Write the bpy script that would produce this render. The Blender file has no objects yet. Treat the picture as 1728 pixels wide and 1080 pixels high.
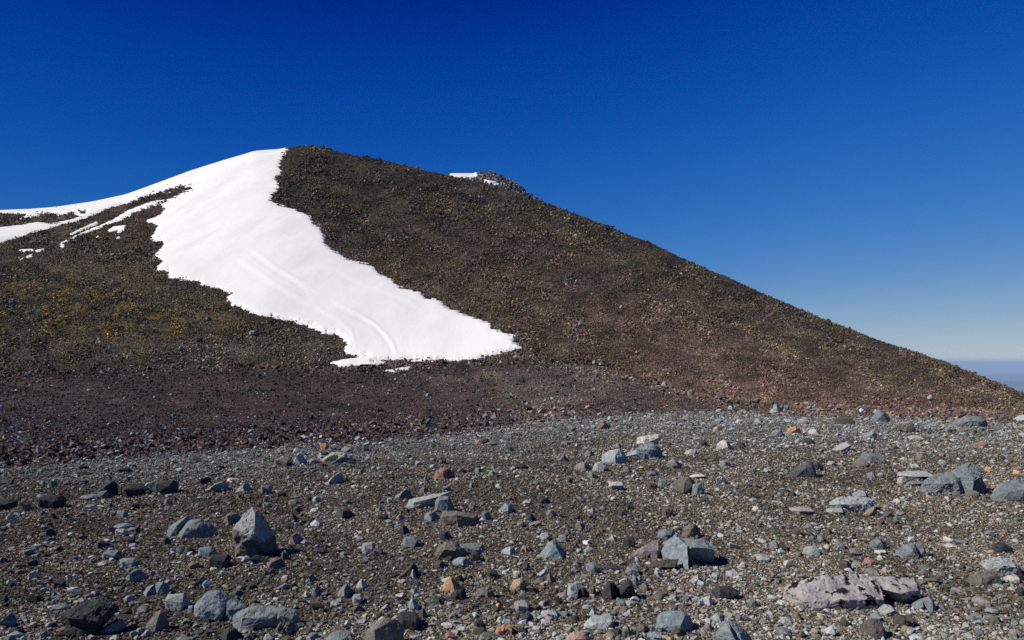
import bpy, bmesh, math, random
import numpy as np
from mathutils import Vector, noise as mnoise, Matrix

# ------------------------------------------------------------------ basics
F = 1344.0          # focal length in photo pixels (28 mm on 36 mm, 1728 px wide)
CX, Y0 = 864.0, 612.0
H = 1.6             # eye height
rs = np.random.RandomState(7)
random.seed(7)
C = bpy.context.scene.collection

def tag(o, label=None, cat=None, group=None, kind=None):
    if label: o['label'] = label
    if cat: o['category'] = cat
    if group: o['group'] = group
    if kind: o['kind'] = kind
    return o

HAZE = 3.2e-5
SUN_EL, SUN_AZ, SUN_E = 43, -97, 5.0
EXPO = 0.0
# ------------------------------------------------------------------ numpy noise
def _hash(ix, iy, seed):
    h = (ix.astype(np.int64) * 374761393 + iy.astype(np.int64) * 668265263 + seed * 1442695041) & 0xFFFFFFFF
    h = ((h ^ (h >> 13)) * 1274126177) & 0xFFFFFFFF
    h = (h ^ (h >> 16)) & 0xFFFFFFFF
    return h.astype(np.float64) / 4294967295.0

def vnoise(x, y, seed=0):
    x = np.asarray(x, float); y = np.asarray(y, float)
    ix = np.floor(x); iy = np.floor(y)
    fx = x - ix; fy = y - iy
    ux = fx * fx * (3 - 2 * fx); uy = fy * fy * (3 - 2 * fy)
    a = _hash(ix, iy, seed); b = _hash(ix + 1, iy, seed)
    c = _hash(ix, iy + 1, seed); d = _hash(ix + 1, iy + 1, seed)
    return (a + (b - a) * ux + (c - a) * uy + (a - b - c + d) * ux * uy) * 2 - 1

def fbm(x, y, octv=4, seed=0, gain=.5):
    s = 0; a = 1; t = 0
    for i in range(octv):
        s = s + a * vnoise(x * 2 ** i + 17.3 * i, y * 2 ** i - 9.1 * i, seed + i)
        t += a; a *= gain
    return s / t

# ------------------------------------------------------------------ terrain curves
PXT = np.arange(-2600.0, 4400.0, 1.0)
def curve(pts, sm):
    p = np.array(pts, float)
    v = np.interp(PXT, p[:, 0], p[:, 1])
    if sm > 0:
        k = np.exp(-.5 * (np.arange(-3 * sm, 3 * sm + 1) / sm) ** 2); k /= k.sum()
        v = np.convolve(np.pad(v, 3 * sm, mode='edge'), k, mode='valid')
    return v
SIL = curve([(-900, 372), (-300, 364), (0, 357), (50, 355), (100, 350), (160, 341), (210, 331), (260, 313), (320, 291),
             (380, 272), (430, 257), (470, 254), (486, 250), (500, 246), (520, 247), (545, 250), (600, 262), (700, 284), (760, 298), (830, 313),
             (900, 336), (1000, 372), (1100, 411), (1200, 457), (1300, 500), (1400, 544), (1500, 580), (1600, 612),
             (1660, 637), (1728, 664), (1900, 730), (2300, 860), (3000, 980)], 4)
SILS = None
EDG = curve([(-900, 850), (-300, 805), (0, 786), (150, 774), (300, 762), (450, 752), (640, 741), (760, 730), (850, 719),
             (950, 706), (1050, 698), (1200, 694), (1400, 699), (1600, 705), (1728, 711), (2200, 740), (3000, 800)], 14)
FOT = curve([(-900, 660), (0, 632), (300, 617), (560, 622), (700, 616), (880, 604), (1000, 622), (1100, 648), (1200, 672),
             (1300, 688), (1400, 697), (1600, 703), (1728, 709), (2200, 745), (3000, 810)], 18)
YF = curve([(-900, 80), (0, 92), (600, 92), (870, 90), (1000, 86), (1100, 74), (1200, 62), (1300, 54), (1400, 48), (1728, 44), (2200, 36), (3000, 30)], 110)
YR = curve([(-900, 170), (0, 230), (250, 245), (500, 258), (800, 245), (1100, 190), (1400, 130), (1728, 85), (2200, 62), (3000, 48)], 110)
_k = np.exp(-.5 * (np.arange(-150, 151) / 50) ** 2); _k /= _k.sum()
SILS = np.convolve(np.pad(SIL, 150, mode='edge'), _k, mode='valid')
def lut(T, px): return np.interp(px, PXT, T)
def yedge(px): return H * F / (lut(EDG, px) - Y0)
def smooth(t): t = np.clip(t, 0, 1); return t * t * (3 - 2 * t)

def fz(px):
    yf = lut(YF, px); return H - yf * (lut(FOT, px) - Y0) / F

def ground_z(x, y):
    x = np.asarray(x, float); y = np.asarray(y, float)
    ys = np.maximum(y, .5)
    px = CX + F * x / ys
    ye = yedge(px); yf = lut(YF, px)
    s = (y - ye) / np.maximum(yf - ye, 1)
    z = np.where(y > ye, fz(px) * smooth(s * .5 + .5 * np.clip(s, 0, 1) ** 2), 0.0)
    w = smooth((1050 - px) / 300)
    z = z + w * .10 * np.exp(-((y - ye - 1.2) / 1.1) ** 2)
    z = z + .035 * fbm(x * .35, y * .35, 2, 5) * np.clip((y - 2) / 3, 0, 1) * np.clip(1.3 - y / 90, 0, 1)
    z = z + .012 * fbm(x * 2.3, y * 2.3, 2, 9)
    return z

def mount(px, t):
    """smooth mountain surface, t 0 foot .. 1 crest, >1 the far side (metres beyond crest = t-1)"""
    yf = lut(YF, px); yr = lut(YR, px); zf = fz(px)
    tt = np.clip(t, 0, 1)
    k = smooth((tt - .45) / .55)
    zr = H - yr * (lut(SIL, px) * k + lut(SILS, px) * (1 - k) - Y0) / F
    y = yf + (yr - yf) * tt
    z = zf + (zr - zf) * (1.05 * tt - .05 * tt ** 6)
    d = np.maximum(t - 1, 0)
    y = y + d
    z = z - .47 * (np.sqrt(d * d + 36) - 6)
    x = (px - CX) / F * np.minimum(y, yr + 120 + .5 * np.maximum(y - yr - 120, 0))
    z = z + .5 * fbm(x * .045, y * .045, 3, 21) * np.clip(tt * 4, 0, 1) * np.clip((1 - tt) * 8, 0, 1)
    return x, y, z

def rough_relief(x, y):
    k = np.clip(y / 250, .1, 1.1)
    return k * (.30 * fbm(x * .6, y * .6, 4, 41, .6) + .55 * fbm(x * .10, y * .10, 3, 44, .55))
def pyof(y, z): return Y0 - F * (z - H) / y
def by_column(px, py, fun, ts, step=3.0):
    """parameter of the surface fun(px, t) seen on row py, solved column by column"""
    ci = np.round(px / step).astype(int); out = np.zeros(len(px)); order = np.argsort(ci, kind='stable'); sc_ = ci[order]
    uq, st = np.unique(sc_, return_index=True); st = np.append(st, len(sc_))
    for i in range(len(uq)):
        idx = order[st[i]:st[i + 1]]; p = fun(np.full(len(ts), uq[i] * step), ts)
        p = np.minimum.accumulate(p)                 # rows climb with distance
        out[idx] = np.interp(-py[idx], -p, ts)
    return out
def on_ground(px, py):
    px = np.asarray(px, float); py = np.asarray(py, float); sh = px.shape
    ts = np.concatenate([np.linspace(0, 1, 500)])
    def fun(c, t):
        y = 2.0 * (lut(YF, c) / 2.0) ** t
        return pyof(y, ground_z((c - CX) / F * y, y))
    t = by_column(px.ravel(), py.ravel(), fun, ts, 1.0 if px.size < 5 else 3.0).reshape(sh)
    y = 2.0 * (lut(YF, px) / 2.0) ** t
    x = (px - CX) / F * y
    return x, y, ground_z(x, y)

# ------------------------------------------------------------------ meshes
def link_mesh(name, v, faces, mat, col=None, flat=True, parent=None):
    """faces: (n,k) int array, one k for the whole mesh"""
    me = bpy.data.meshes.new(name)
    v = np.ascontiguousarray(v, np.float32); faces = np.ascontiguousarray(faces, np.int32)
    n, k = faces.shape
    me.vertices.add(len(v)); me.vertices.foreach_set('co', v.ravel())
    me.loops.add(n * k); me.loops.foreach_set('vertex_index', faces.ravel())
    me.polygons.add(n)
    me.polygons.foreach_set('loop_start', np.arange(0, n * k, k, dtype=np.int32))
    me.update(calc_edges=True)
    me.polygons.foreach_set('use_smooth', np.full(n, not flat))
    if col is not None:
        a = me.color_attributes.new('col', 'FLOAT_COLOR', 'POINT')
        c4 = np.ones((len(v), 4), np.float32); c4[:, :3] = col
        a.data.foreach_set('color', c4.ravel())
    me.materials.append(mat)
    o = bpy.data.objects.new(name, me); C.objects.link(o)
    if parent: o.parent = parent
    return o

def grid_faces(nr, nc):
    i = np.arange(nr - 1)[:, None] * nc + np.arange(nc - 1)[None, :]
    return np.stack([i, i + 1, i + 1 + nc, i + nc], -1).reshape(-1, 4)

def hull_shape(rnd, n):
    bm = bmesh.new()
    for i in range(n):
        p = Vector((rnd.gauss(0, 1), rnd.gauss(0, 1), rnd.gauss(0, 1))).normalized()
        p *= rnd.uniform(.8, 1.1)
        bm.verts.new(p)
    r = bmesh.ops.convex_hull(bm, input=bm.verts)
    dead = [g for g in r['geom_interior'] if isinstance(g, bmesh.types.BMVert)]
    if dead: bmesh.ops.delete(bm, geom=dead, context='VERTS')
    bmesh.ops.triangulate(bm, faces=bm.faces)
    bm.verts.ensure_lookup_table(); bm.verts.index_update()
    v = np.array([q.co[:] for q in bm.verts]); f = np.array([[q.index for q in fc.verts] for fc in bm.faces])
    bm.free()
    ext = v.max(0) - v.min(0)
    return v / ext, f      # unit box
_r = random.Random(3)
SH_LO = [hull_shape(_r, 8) for i in range(24)]
SH_HI = [hull_shape(_r, 20) for i in range(30)]
SH_MD = [hull_shape(_r, 13) for i in range(24)]

def scatter(name, pos, size, col, mat, shapes, flatr=(.45, .85), tilt=.5, sink=.2):
    """one mesh of many small angular stones"""
    n = len(pos); V = []; Fc = []; K = []; base = 0
    which = rs.randint(0, len(shapes), n)
    for k, (sv, sf) in enumerate(shapes):
        idx = np.where(which == k)[0]
        if len(idx) == 0: continue
        m = len(idx)
        sc = np.stack([np.ones(m), rs.uniform(.6, 1, m), rs.uniform(*flatr, m)], -1) * size[idx, None]
        az = rs.uniform(0, 2 * np.pi, m); tx = rs.normal(0, tilt, m); ty = rs.normal(0, tilt, m)
        p = sv[None] * sc[:, None, :]
        def rot(p, a, i, j):
            c, s = np.cos(a)[:, None], np.sin(a)[:, None]
            q = p.copy(); q[..., i] = c * p[..., i] - s * p[..., j]; q[..., j] = s * p[..., i] + c * p[..., j]; return q
        p = rot(p, tx, 1, 2); p = rot(p, ty, 0, 2); p = rot(p, az, 0, 1)
        zo = (sc[:, 2] * (.5 - sink))
        p = p + pos[idx, None, :]; p[..., 2] += zo[:, None]
        V.append(p.reshape(-1, 3))
        Fc.append((sf[None] + (base + np.arange(m) * len(sv))[:, None, None]).reshape(-1, 3))
        K.append(np.repeat(col[idx], len(sv), 0))
        base += m * len(sv)
    return link_mesh(name, np.concatenate(V), np.concatenate(Fc), mat, np.concatenate(K))

# ------------------------------------------------------------------ materials
def nodes(name):
    m = bpy.data.materials.new(name); m.use_nodes = True
    nt = m.node_tree; b = nt.nodes['Principled BSDF']
    b.inputs['Roughness'].default_value = .92
    b.inputs['Specular IOR Level'].default_value = .25
    return m, nt, b
def N(nt, typ, **kw):
    n = nt.nodes.new(typ)
    for k, v in kw.items(): setattr(n, k, v)
    return n
def stone_mat(name, nscale=40, mott=.45, bump=.3, bscale=60, bdist=.01, speck=0, patch=None, pscale=6, pthr=.62, attr=True, base=(.2, .2, .2), objco=True):
    m, nt, b = nodes(name); L = nt.links.new
    tc = N(nt, 'ShaderNodeTexCoord')
    co = tc.outputs['Object']
    if attr:
        a = N(nt, 'ShaderNodeAttribute', attribute_name='col'); src = a.outputs['Color']
    else:
        rgb = N(nt, 'ShaderNodeRGB'); rgb.outputs[0].default_value = (*base, 1); src = rgb.outputs[0]
    n1 = N(nt, 'ShaderNodeTexNoise'); n1.inputs['Scale'].default_value = nscale; n1.inputs['Detail'].default_value = 6; n1.inputs['Roughness'].default_value = .65
    L(co, n1.inputs['Vector'])
    mr = N(nt, 'ShaderNodeMapRange'); mr.inputs[1].default_value = .3; mr.inputs[2].default_value = .7
    mr.inputs[3].default_value = 1 - mott; mr.inputs[4].default_value = 1 + mott
    L(n1.outputs['Fac'], mr.inputs[0])
    mul = N(nt, 'ShaderNodeMix', data_type='RGBA', blend_type='MULTIPLY'); mul.inputs[0].default_value = 1
    L(src, mul.inputs[6]); L(mr.outputs[0], mul.inputs[7]); out = mul.outputs[2]
    if speck:
        v = N(nt, 'ShaderNodeTexVoronoi'); v.inputs['Scale'].default_value = speck
        L(co, v.inputs['Vector'])
        sp = N(nt, 'ShaderNodeSeparateColor'); L(v.outputs['Color'], sp.inputs[0])
        m2 = N(nt, 'ShaderNodeMapRange'); m2.inputs[3].default_value = .35; m2.inputs[4].default_value = 1.9
        L(sp.outputs[0], m2.inputs[0])
        mu = N(nt, 'ShaderNodeMix', data_type='RGBA', blend_type='MULTIPLY'); mu.inputs[0].default_value = 1
        L(out, mu.inputs[6]); L(m2.outputs[0], mu.inputs[7]); out = mu.outputs[2]
    if patch:
        n3 = N(nt, 'ShaderNodeTexNoise'); n3.inputs['Scale'].default_value = pscale; n3.inputs['Detail'].default_value = 5; n3.inputs['Roughness'].default_value = .6
        L(co, n3.inputs['Vector'])
        m3 = N(nt, 'ShaderNodeMapRange'); m3.inputs[1].default_value = pthr; m3.inputs[2].default_value = pthr + .03
        L(n3.outputs['Fac'], m3.inputs[0])
        mx = N(nt, 'ShaderNodeMix', data_type='RGBA'); mx.inputs[7].default_value = (*patch, 1)
        L(m3.outputs[0], mx.inputs[0]); L(out, mx.inputs[6]); out = mx.outputs[2]
    L(out, b.inputs['Base Color'])
    if bump:
        n2 = N(nt, 'ShaderNodeTexNoise'); n2.inputs['Scale'].default_value = bscale; n2.inputs['Detail'].default_value = 8; n2.inputs['Roughness'].default_value = .7
        L(co, n2.inputs['Vector'])
        bp = N(nt, 'ShaderNodeBump'); bp.inputs['Strength'].default_value = bump; bp.inputs['Distance'].default_value = bdist
        L(n2.outputs['Fac'], bp.inputs['Height']); L(bp.outputs[0], b.inputs['Normal'])
    return m
M_ground = stone_mat('sandy_ground', 30, .5, .8, 45, .02, speck=140)
M_mount = stone_mat('mountain_rubble', 1.2, .6, .9, 1.4, .35, speck=2.2)
M_gravel = stone_mat('gravel_stone', 60, .3, 0)
M_scree = stone_mat('scree_stone', 3, .35, 0)
M_rock = stone_mat('boulder_stone', 30, .46, .8, 48, .016)
M_rough = stone_mat('vesicular_stone', 30, .4, .7, 38, .02)
M_lichen = stone_mat('lichen_stone', 22, .35, .5, 55, .012, patch=(.40, .38, .10), pscale=7, pthr=.66)
M_black = stone_mat('mottled_lava', 16, .3, .6, 34, .015, patch=(.012, .01, .01), pscale=14, pthr=.555)

M_black2 = stone_mat('blotched_stone', 18, .4, .8, 40, .02, patch=(.03, .025, .024), pscale=11, pthr=.60)

# snow
M_snow, nt, b = nodes('snow')
b.inputs['Base Color'].default_value = (.74, .73, .72, 1); b.inputs['Roughness'].default_value = .75
tc = N(nt, 'ShaderNodeTexCoord'); mp = N(nt, 'ShaderNodeMapping'); mp.inputs['Scale'].default_value = (.5, .12, .3)
mp.inputs['Rotation'].default_value = (0, 0, math.radians(-35))
n1 = N(nt, 'ShaderNodeTexNoise'); n1.inputs['Scale'].default_value = .55; n1.inputs['Detail'].default_value = 7
n4 = N(nt, 'ShaderNodeTexNoise'); n4.inputs['Scale'].default_value = .22; n4.inputs['Detail'].default_value = 8; n4.inputs['Roughness'].default_value = .7
cr = N(nt, 'ShaderNodeValToRGB'); cr.color_ramp.elements[0].position = .38; cr.color_ramp.elements[0].color = (.73, .72, .705, 1); cr.color_ramp.elements[1].position = .56; cr.color_ramp.elements[1].color = (.81, .805, .79, 1)
nt.links.new(mp.outputs[0], n4.inputs['Vector']); nt.links.new(n4.outputs['Fac'], cr.inputs[0]); nt.links.new(cr.outputs[0], b.inputs['Base Color'])
bp = N(nt, 'ShaderNodeBump'); bp.inputs['Strength'].default_value = .22; bp.inputs['Distance'].default_value = .4
nt.links.new(tc.outputs['Object'], mp.inputs[0]); nt.links.new(mp.outputs[0], n1.inputs['Vector'])
nt.links.new(n1.outputs['Fac'], bp.inputs['Height']); nt.links.new(bp.outputs[0], b.inputs['Normal'])

# far plain
M_plain, nt, b = nodes('far_plain')
tc = N(nt, 'ShaderNodeTexCoord'); n1 = N(nt, 'ShaderNodeTexNoise'); n1.inputs['Scale'].default_value = .00016; n1.inputs['Detail'].default_value = 6
cr = N(nt, 'ShaderNodeValToRGB'); cr.color_ramp.elements[0].position = .52; cr.color_ramp.elements[0].color = (.004, .010, .018, 1)
cr.color_ramp.elements[1].position = .62; cr.color_ramp.elements[1].color = (.13, .09, .07, 1)
nt.links.new(tc.outputs['Object'], n1.inputs['Vector']); nt.links.new(n1.outputs['Fac'], cr.inputs[0]); nt.links.new(cr.outputs[0], b.inputs['Base Color'])

# ------------------------------------------------------------------ pigments of the slopes
def blob(px, py, cx, cy, rx, ry, rot=0):
    c, s = math.cos(rot), math.sin(rot)
    dx = px - cx; dy = py - cy
    a = (dx * c + dy * s) / rx; b_ = (-dx * s + dy * c) / ry
    return np.exp(-(a * a + b_ * b_))
def zone(px, py):
    """mean rock colour of the slopes and the basin; px,py name the place"""
    n = fbm(px * .012, py * .02, 4, 50)
    n2 = fbm(px * .03 + 5, py * .06, 4, 61)
    one = np.ones_like(px)[:, None]
    base = np.array([[.112, .080, .058]]) * one * np.exp(.45 * fbm(px * .02 + py * .012, py * .05 - px * .006, 4, 57, .6))[:, None]
    def mixc(b, c, w): w = np.clip(w, 0, 1)[:, None]; return b * (1 - w) + np.array([c]) * w
    base = mixc(base, (.056, .046, .036), smooth((420 + .0 * px + 70 * n - py + (px - 500) * .16) / 130 + .4) * .9)
    base = mixc(base, (.14, .108, .056), smooth(.4 + 2.4 * n2) * .45)                                 # olive streaks
    base = mixc(base, (.14, .090, .072), blob(px, py, 1090, 560, 350, 75, .42) * .85 * smooth(.8 + n2))
    base = mixc(base, (.155, .097, .078), blob(px, py, 1400, 668, 250, 30, .17) * 1.0)
    base = mixc(base, (.15, .098, .078), blob(px, py, 1180, 632, 150, 28, .2) * .6)
    left = smooth((600 - px) / 120) * smooth((640 - py) / 30) * smooth((py - 380) / 60)
    base = mixc(base, (.088, .075, .05), left * .7)
    yel = (blob(px, py, 140, 515, 170, 55, .1) + blob(px, py, 240, 555, 150, 26)) * smooth(.15 + 3.2 * fbm(px * .05, py * .12, 4, 66))
    base = mixc(base, (.19, .125, .035), yel * .85)
    base = mixc(base, (.15, .125, .095), blob(px, py, 380, 590, 320, 20) * .7)
    # basin
    bas = smooth((py - lut(FOT, px) + 10 + 14 * fbm(px * .02, py * .08, 3, 63)) / 22)
    bc = mixc(np.array([[.068, .045, .038]]) * one * np.exp(.4 * fbm(px * .015, py * .07, 4, 64))[:, None], (.165, .128, .10), smooth((px - 560) / 420))
    bc = mixc(bc, (.095, .055, .045), smooth(.5 + 2.5 * n) * .45)
    bc = mixc(bc, (.045, .04, .036), blob(px, py, 40, 690, 200, 40) * .5)
    base = mixc(base, (0, 0, 0), bas) + bc * bas[:, None]
    return base * (1 - .28 * bas[:, None]) * np.exp(.85 * fbm(px * .03 + py * .02, py * .09 - px * .01, 4, 131, .6))[:, None]
def jitter(col, amt=.45, hue=.05):
    n = len(col)
    k = np.exp(rs.normal(0, amt, n))[:, None]
    h = 1 + rs.normal(0, hue, (n, 3))
    return np.clip(col * k * np.clip(h, .6, 1.5), .008, .75)

# ------------------------------------------------------------------ snow outlines (named by where they lie)
SNOW_MAIN = [(478, 262), (470, 280), (474, 293), (465, 301), (474, 318), (461, 327), (456, 340), (467, 345), (490, 351), (511, 360),
 (526, 368), (530, 380), (540, 388), (546, 398), (548, 412), (562, 424), (586, 439), (631, 452), (641, 466), (659, 473), (677, 488),
 (707, 495), (719, 506), (740, 510), (761, 525), (786, 535), (829, 549), (831, 559), (869, 570), (868, 581), (880, 587), (840, 598),
 (797, 608), (751, 608), (700, 609), (660, 608), (637, 610), (628, 612), (651, 615), (635, 619), (612, 622), (574, 619), (558, 614),
 (589, 606), (624, 603), (595, 601), (580, 596), (586, 582), (577, 570), (568, 564), (543, 561), (534, 556), (511, 548), (490, 542),
 (467, 538), (437, 532), (416, 524), (393, 518), (382, 508), (385, 499), (373, 489), (341, 483), (337, 476), (301, 472), (284, 469),
 (285, 457), (267, 461), (266, 451), (275, 443), (260, 433), (276, 416), (273, 406), (253, 403), (263, 390), (268, 380), (248, 372),
 (273, 363), (278, 354), (272, 345), (281, 340), (250, 350), (229, 357), (203, 372), (182, 380), (156, 391), (114, 410), (96, 414),
 (114, 403), (135, 394), (167, 381), (193, 370), (216, 355), (247, 343), (289, 334), (322, 321), (341, 309), (305, 312), (281, 320), (245, 333),
 (221, 343), (187, 351), (169, 358), (146, 369), (104, 382), (52, 396), (0, 411), (-120, 440), (-120, 250), (0, 250), (200, 240), (420, 200), (480, 200), (484, 255)]
HOLE = [(-60, 360), (0, 361), (42, 364), (29, 371), (50, 369), (70, 363), (88, 361), (99, 368), (120, 361), (135, 366), (109, 373), (86, 378), (60, 375), (34, 380), (0, 384), (-60, 392)]
HOLE2 = [(136, 358), (146, 357), (143, 361), (138, 361)]
PATCHES = [
 ('thin slanting snow streak above the long one on the left shoulder', [(119, 394), (146, 381), (163, 374), (166, 377), (148, 385), (128, 394)]),
 ('forked snow patch just left of the snowfield below its top', [(181, 389), (193, 382), (214, 380), (210, 389), (194, 397), (199, 389), (186, 393)]),
 ('flat little snow patch, leftmost of the upper scraps on the left shoulder', [(31, 422), (56, 420), (57, 424), (36, 425)]),
 ('snow scrap right of the flat little patch on the left shoulder', [(59, 423), (76, 419), (75, 423), (63, 426)]),
 ('snow scrap below the flat little patches on the left shoulder', [(44, 433), (57, 428), (55, 433), (46, 435)]),
 ('lowest leftmost snow scrap on the left shoulder', [(30, 440), (41, 434), (40, 437), (33, 441)]),
 ('small snow scrap under the long streak on the left shoulder', [(102, 411), (112, 414), (108, 419), (101, 418)]),
 ('tiny snow dot between the long streak and the forked patch', [(161, 401), (167, 397), (168, 401), (163, 404)]),
 ('tiny snow dot right below the forked patch', [(195, 401), (202, 399), (203, 402), (197, 403)]),
 ('sliver of snow on the brown basin just below the snowfield', [(651, 626), (670, 624), (692, 621), (690, 624), (668, 627)]),
]
def sdf(poly, px, py):
    P = np.array(poly, float); Q = np.roll(P, -1, 0)
    d = np.full(px.shape, 1e9); ins = np.zeros(px.shape, bool)
    for (ax, ay), (bx, by) in zip(P, Q):
        ex, ey = bx - ax, by - ay
        t = np.clip(((px - ax) * ex + (py - ay) * ey) / (ex * ex + ey * ey + 1e-9), 0, 1)
        d = np.minimum(d, np.hypot(px - ax - t * ex, py - ay - t * ey))
        c = ((ay > py) != (by > py)) & (px < ex * (py - ay) / (ey if ey else 1e-9) + ax)
        ins ^= c
    return np.where(ins, d, -d)
def main_sdf(px, py):
    s = sdf(SNOW_MAIN, px, py)
    s = np.minimum(s, -sdf(HOLE, px, py)); s = np.minimum(s, -sdf(HOLE2, px, py))
    return s
def ragged(px, py):
    saw = np.mod(py * .17 + .8 * fbm(px * .02, py * .05, 2, 79), 1) - .5
    saw2 = np.mod(py * .31 + .9 * fbm(px * .03, py * .04, 2, 83), 1) - .5
    return 3.0 * fbm(px * .03, py * .28, 4, 77, .65) + 4.2 * saw + 2.2 * saw2 + .5 * vnoise(px * .2, py * .9, 78)

# ------------------------------------------------------------------ far land and sky
bm = bmesh.new(); bmesh.ops.create_circle(bm, cap_ends=True, segments=128, radius=230000)
me = bpy.data.meshes.new('plain'); bm.to_mesh(me); bm.free(); me.materials.append(M_plain)
o = bpy.data.objects.new('plain', me); o.location = (0, 0, -1000); C.objects.link(o); tag(o, kind='structure')

# low far hills on the plain
def far_hills():
    V = []; Fc = []; base = 0
    for (y, hgt, x0, x1, sd) in [(34000, 260, 10000, 60000, 3), (52000, 420, 12000, 90000, 5), (26000, 120, 8000, 50000, 8)]:
        n = 160; xs = np.linspace(x0, x1, n); rows = [(-3500, 0), (-1800, .55), (0, 1), (2500, .5), (5000, 0)]
        top = hgt * (.55 + .6 * fbm(xs / 9000, xs * 0, 4, sd))
        vv = []
        for dy, k in rows:
            vv.append(np.stack([xs, y + dy + 600 * fbm(xs / 5000, xs * 0 + dy, 3, sd), -1002 + top * k], -1))
        V.append(np.concatenate(vv)); Fc.append(grid_faces(5, n) + base); base += 5 * n
    return link_mesh('hills', np.concatenate(V), np.concatenate(Fc), M_plain, flat=False)
tag(far_hills(), kind='structure')

# ------------------------------------------------------------------ ground and mountain sheets
cols = np.concatenate([np.linspace(-2500, -260, 120, endpoint=False), np.arange(-260, 1990, 1.7), np.linspace(1995, 4300, 120)])
nc = len(cols)
nr = 420
tt = np.linspace(0, 1, nr)
PXg = np.broadcast_to(cols, (nr, nc))
yf = lut(YF, cols)
Yg = 2.0 * (yf / 2.0) ** (tt[:, None])
Xg = (PXg - CX) / F * Yg
Zg = ground_z(Xg, Yg)
Zg[-1] = mount(cols, np.zeros(nc))[2]
Zg = Zg + .010 * fbm(Xg * 9, Yg * 9, 3, 31) * (tt[:, None] < .99) + .05 * fbm(Xg * 1.1, Yg * 1.1, 3, 33) * smooth((Yg - 18) / 20) * (tt[:, None] < .99)
# colours of the ground sheet
PYg = pyof(Yg, Zg)
def plateau_w(px, py):      # 1 on the grey gravel plain, 0 in the brown basin
    e = lut(EDG, px) + 3 * fbm(px * .02, py * .05, 3, 91)
    return smooth((py - e) / (5 + .006 * np.maximum(1000 - px, 0)) + .5)
def plateau_col(px, py):
    one = np.ones(px.shape)[:, None]
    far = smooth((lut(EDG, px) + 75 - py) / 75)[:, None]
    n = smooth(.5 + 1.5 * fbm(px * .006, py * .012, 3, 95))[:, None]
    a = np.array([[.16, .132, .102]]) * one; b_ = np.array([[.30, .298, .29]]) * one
    c = (a * (1 - far) + b_ * far) * (.66 + .36 * smooth((px - 100) / 1200))[:, None]  # darker to the left: vignette and shade painted into the soil colour
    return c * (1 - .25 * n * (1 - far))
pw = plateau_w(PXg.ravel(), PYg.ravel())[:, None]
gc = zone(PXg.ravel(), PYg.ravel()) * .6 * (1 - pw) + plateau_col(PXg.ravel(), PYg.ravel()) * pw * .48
gv = np.stack([Xg, Yg, Zg], -1).reshape(-1, 3)
gf = grid_faces(nr, nc)
# apron round and behind the viewer
av = np.array([[x, y, -.02 if y > -50 else -2] for y in (-400, -60, -10, 2.3) for x in (-500, -60, -12, 12, 60, 500)], float)
af = grid_faces(4, 6) + len(gv)
gv = np.concatenate([gv, av]); gc = np.concatenate([gc, np.tile([[.08, .07, .055]], (len(av), 1))]); gf = np.concatenate([gf, af])
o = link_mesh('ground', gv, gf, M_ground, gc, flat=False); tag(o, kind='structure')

tm = np.concatenate([np.linspace(0, 1, 430), 1 + np.array([1, 2, 3.5, 6, 10, 16, 25, 40, 70, 120, 200, 400, 800, 1500, 2600])])
nm = len(tm)
PXm = np.broadcast_to(cols, (nm, nc)); Tm = np.broadcast_to(tm[:, None], (nm, nc))
Xm, Ym, Zm = mount(PXm, Tm)
PYm = pyof(Ym, Zm)
PYv = np.where(Tm > 1, lut(SIL, PXm) - (Tm - 1) * 1.2, PYm)      # beyond the crest keep counting up
amp = np.clip(Tm * 8, 0, 1)
us = smooth(main_sdf(PXm, PYv) / 5)
Zr = Zm - .12 * us + amp * (1 - us) * rough_relief(Xm, Ym)
mc = zone(PXm.ravel(), np.maximum(PYv, 200).ravel()) * .55
o = link_mesh('mountain', np.stack([Xm, Ym, Zr], -1).reshape(-1, 3), grid_faces(nm, nc), M_mount, mc, flat=True)
tag(o, kind='structure')

# ------------------------------------------------------------------ snow
RID = [([(350, 408), (385, 414), (420, 426), (440, 440), (460, 456), (490, 474), (520, 492), (550, 510), (580, 527), (608, 540), (632, 555), (648, 570), (658, 586), (664, 602)], 7, .065),
       ([(372, 430), (400, 444), (430, 464), (460, 486), (500, 510), (540, 530), (570, 548), (590, 568), (596, 590)], 8, .035),
       ([(540, 452), (570, 466), (600, 480), (640, 497), (680, 512), (720, 532), (760, 552)], 7, .03),
       ([(345, 312), (370, 298), (395, 282), (425, 262)], 4, .06)]
def snow_relief(px, py):
    z = 0
    for w_i, (pts, w, a) in enumerate(RID):
        d = np.full(px.shape, 1e9); sg = np.zeros(px.shape)
        for (ax, ay), (bx, by) in zip(pts[:-1], pts[1:]):
            ex, ey = bx - ax, by - ay
            t = np.clip(((px - ax) * ex + (py - ay) * ey) / (ex * ex + ey * ey), 0, 1)
            dd = np.hypot(px - ax - t * ex, py - ay - t * ey)
            s = np.sign((px - ax) * ey - (py - ay) * ex)
            sg = np.where(dd < d, s * dd, sg); d = np.minimum(d, dd)
        if w_i == 0: z = z + .035 * fbm(sg / 9, (px + py) * .012, 3, 17) * np.exp(-(sg / 38) ** 2) * smooth((px - 395) / 70) * smooth(.4 + 1.5 * fbm(px * .02, py * .02, 2, 19))
        wv = w * (1 + .3 * vnoise(px * .02, py * .02, 3))
        fa = smooth(.45 + .9 * fbm(px * .022, py * .022, 2, 14)) * np.clip((px - pts[0][0]) / 40 + .2, 0, 1)
        z = z + fa * a * (1.0 * np.exp(-((sg - wv * .6) / (wv * .5)) ** 2) - 1.0 * np.exp(-((sg + wv * .4) / (wv * .6)) ** 2)) 
    return z
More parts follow.
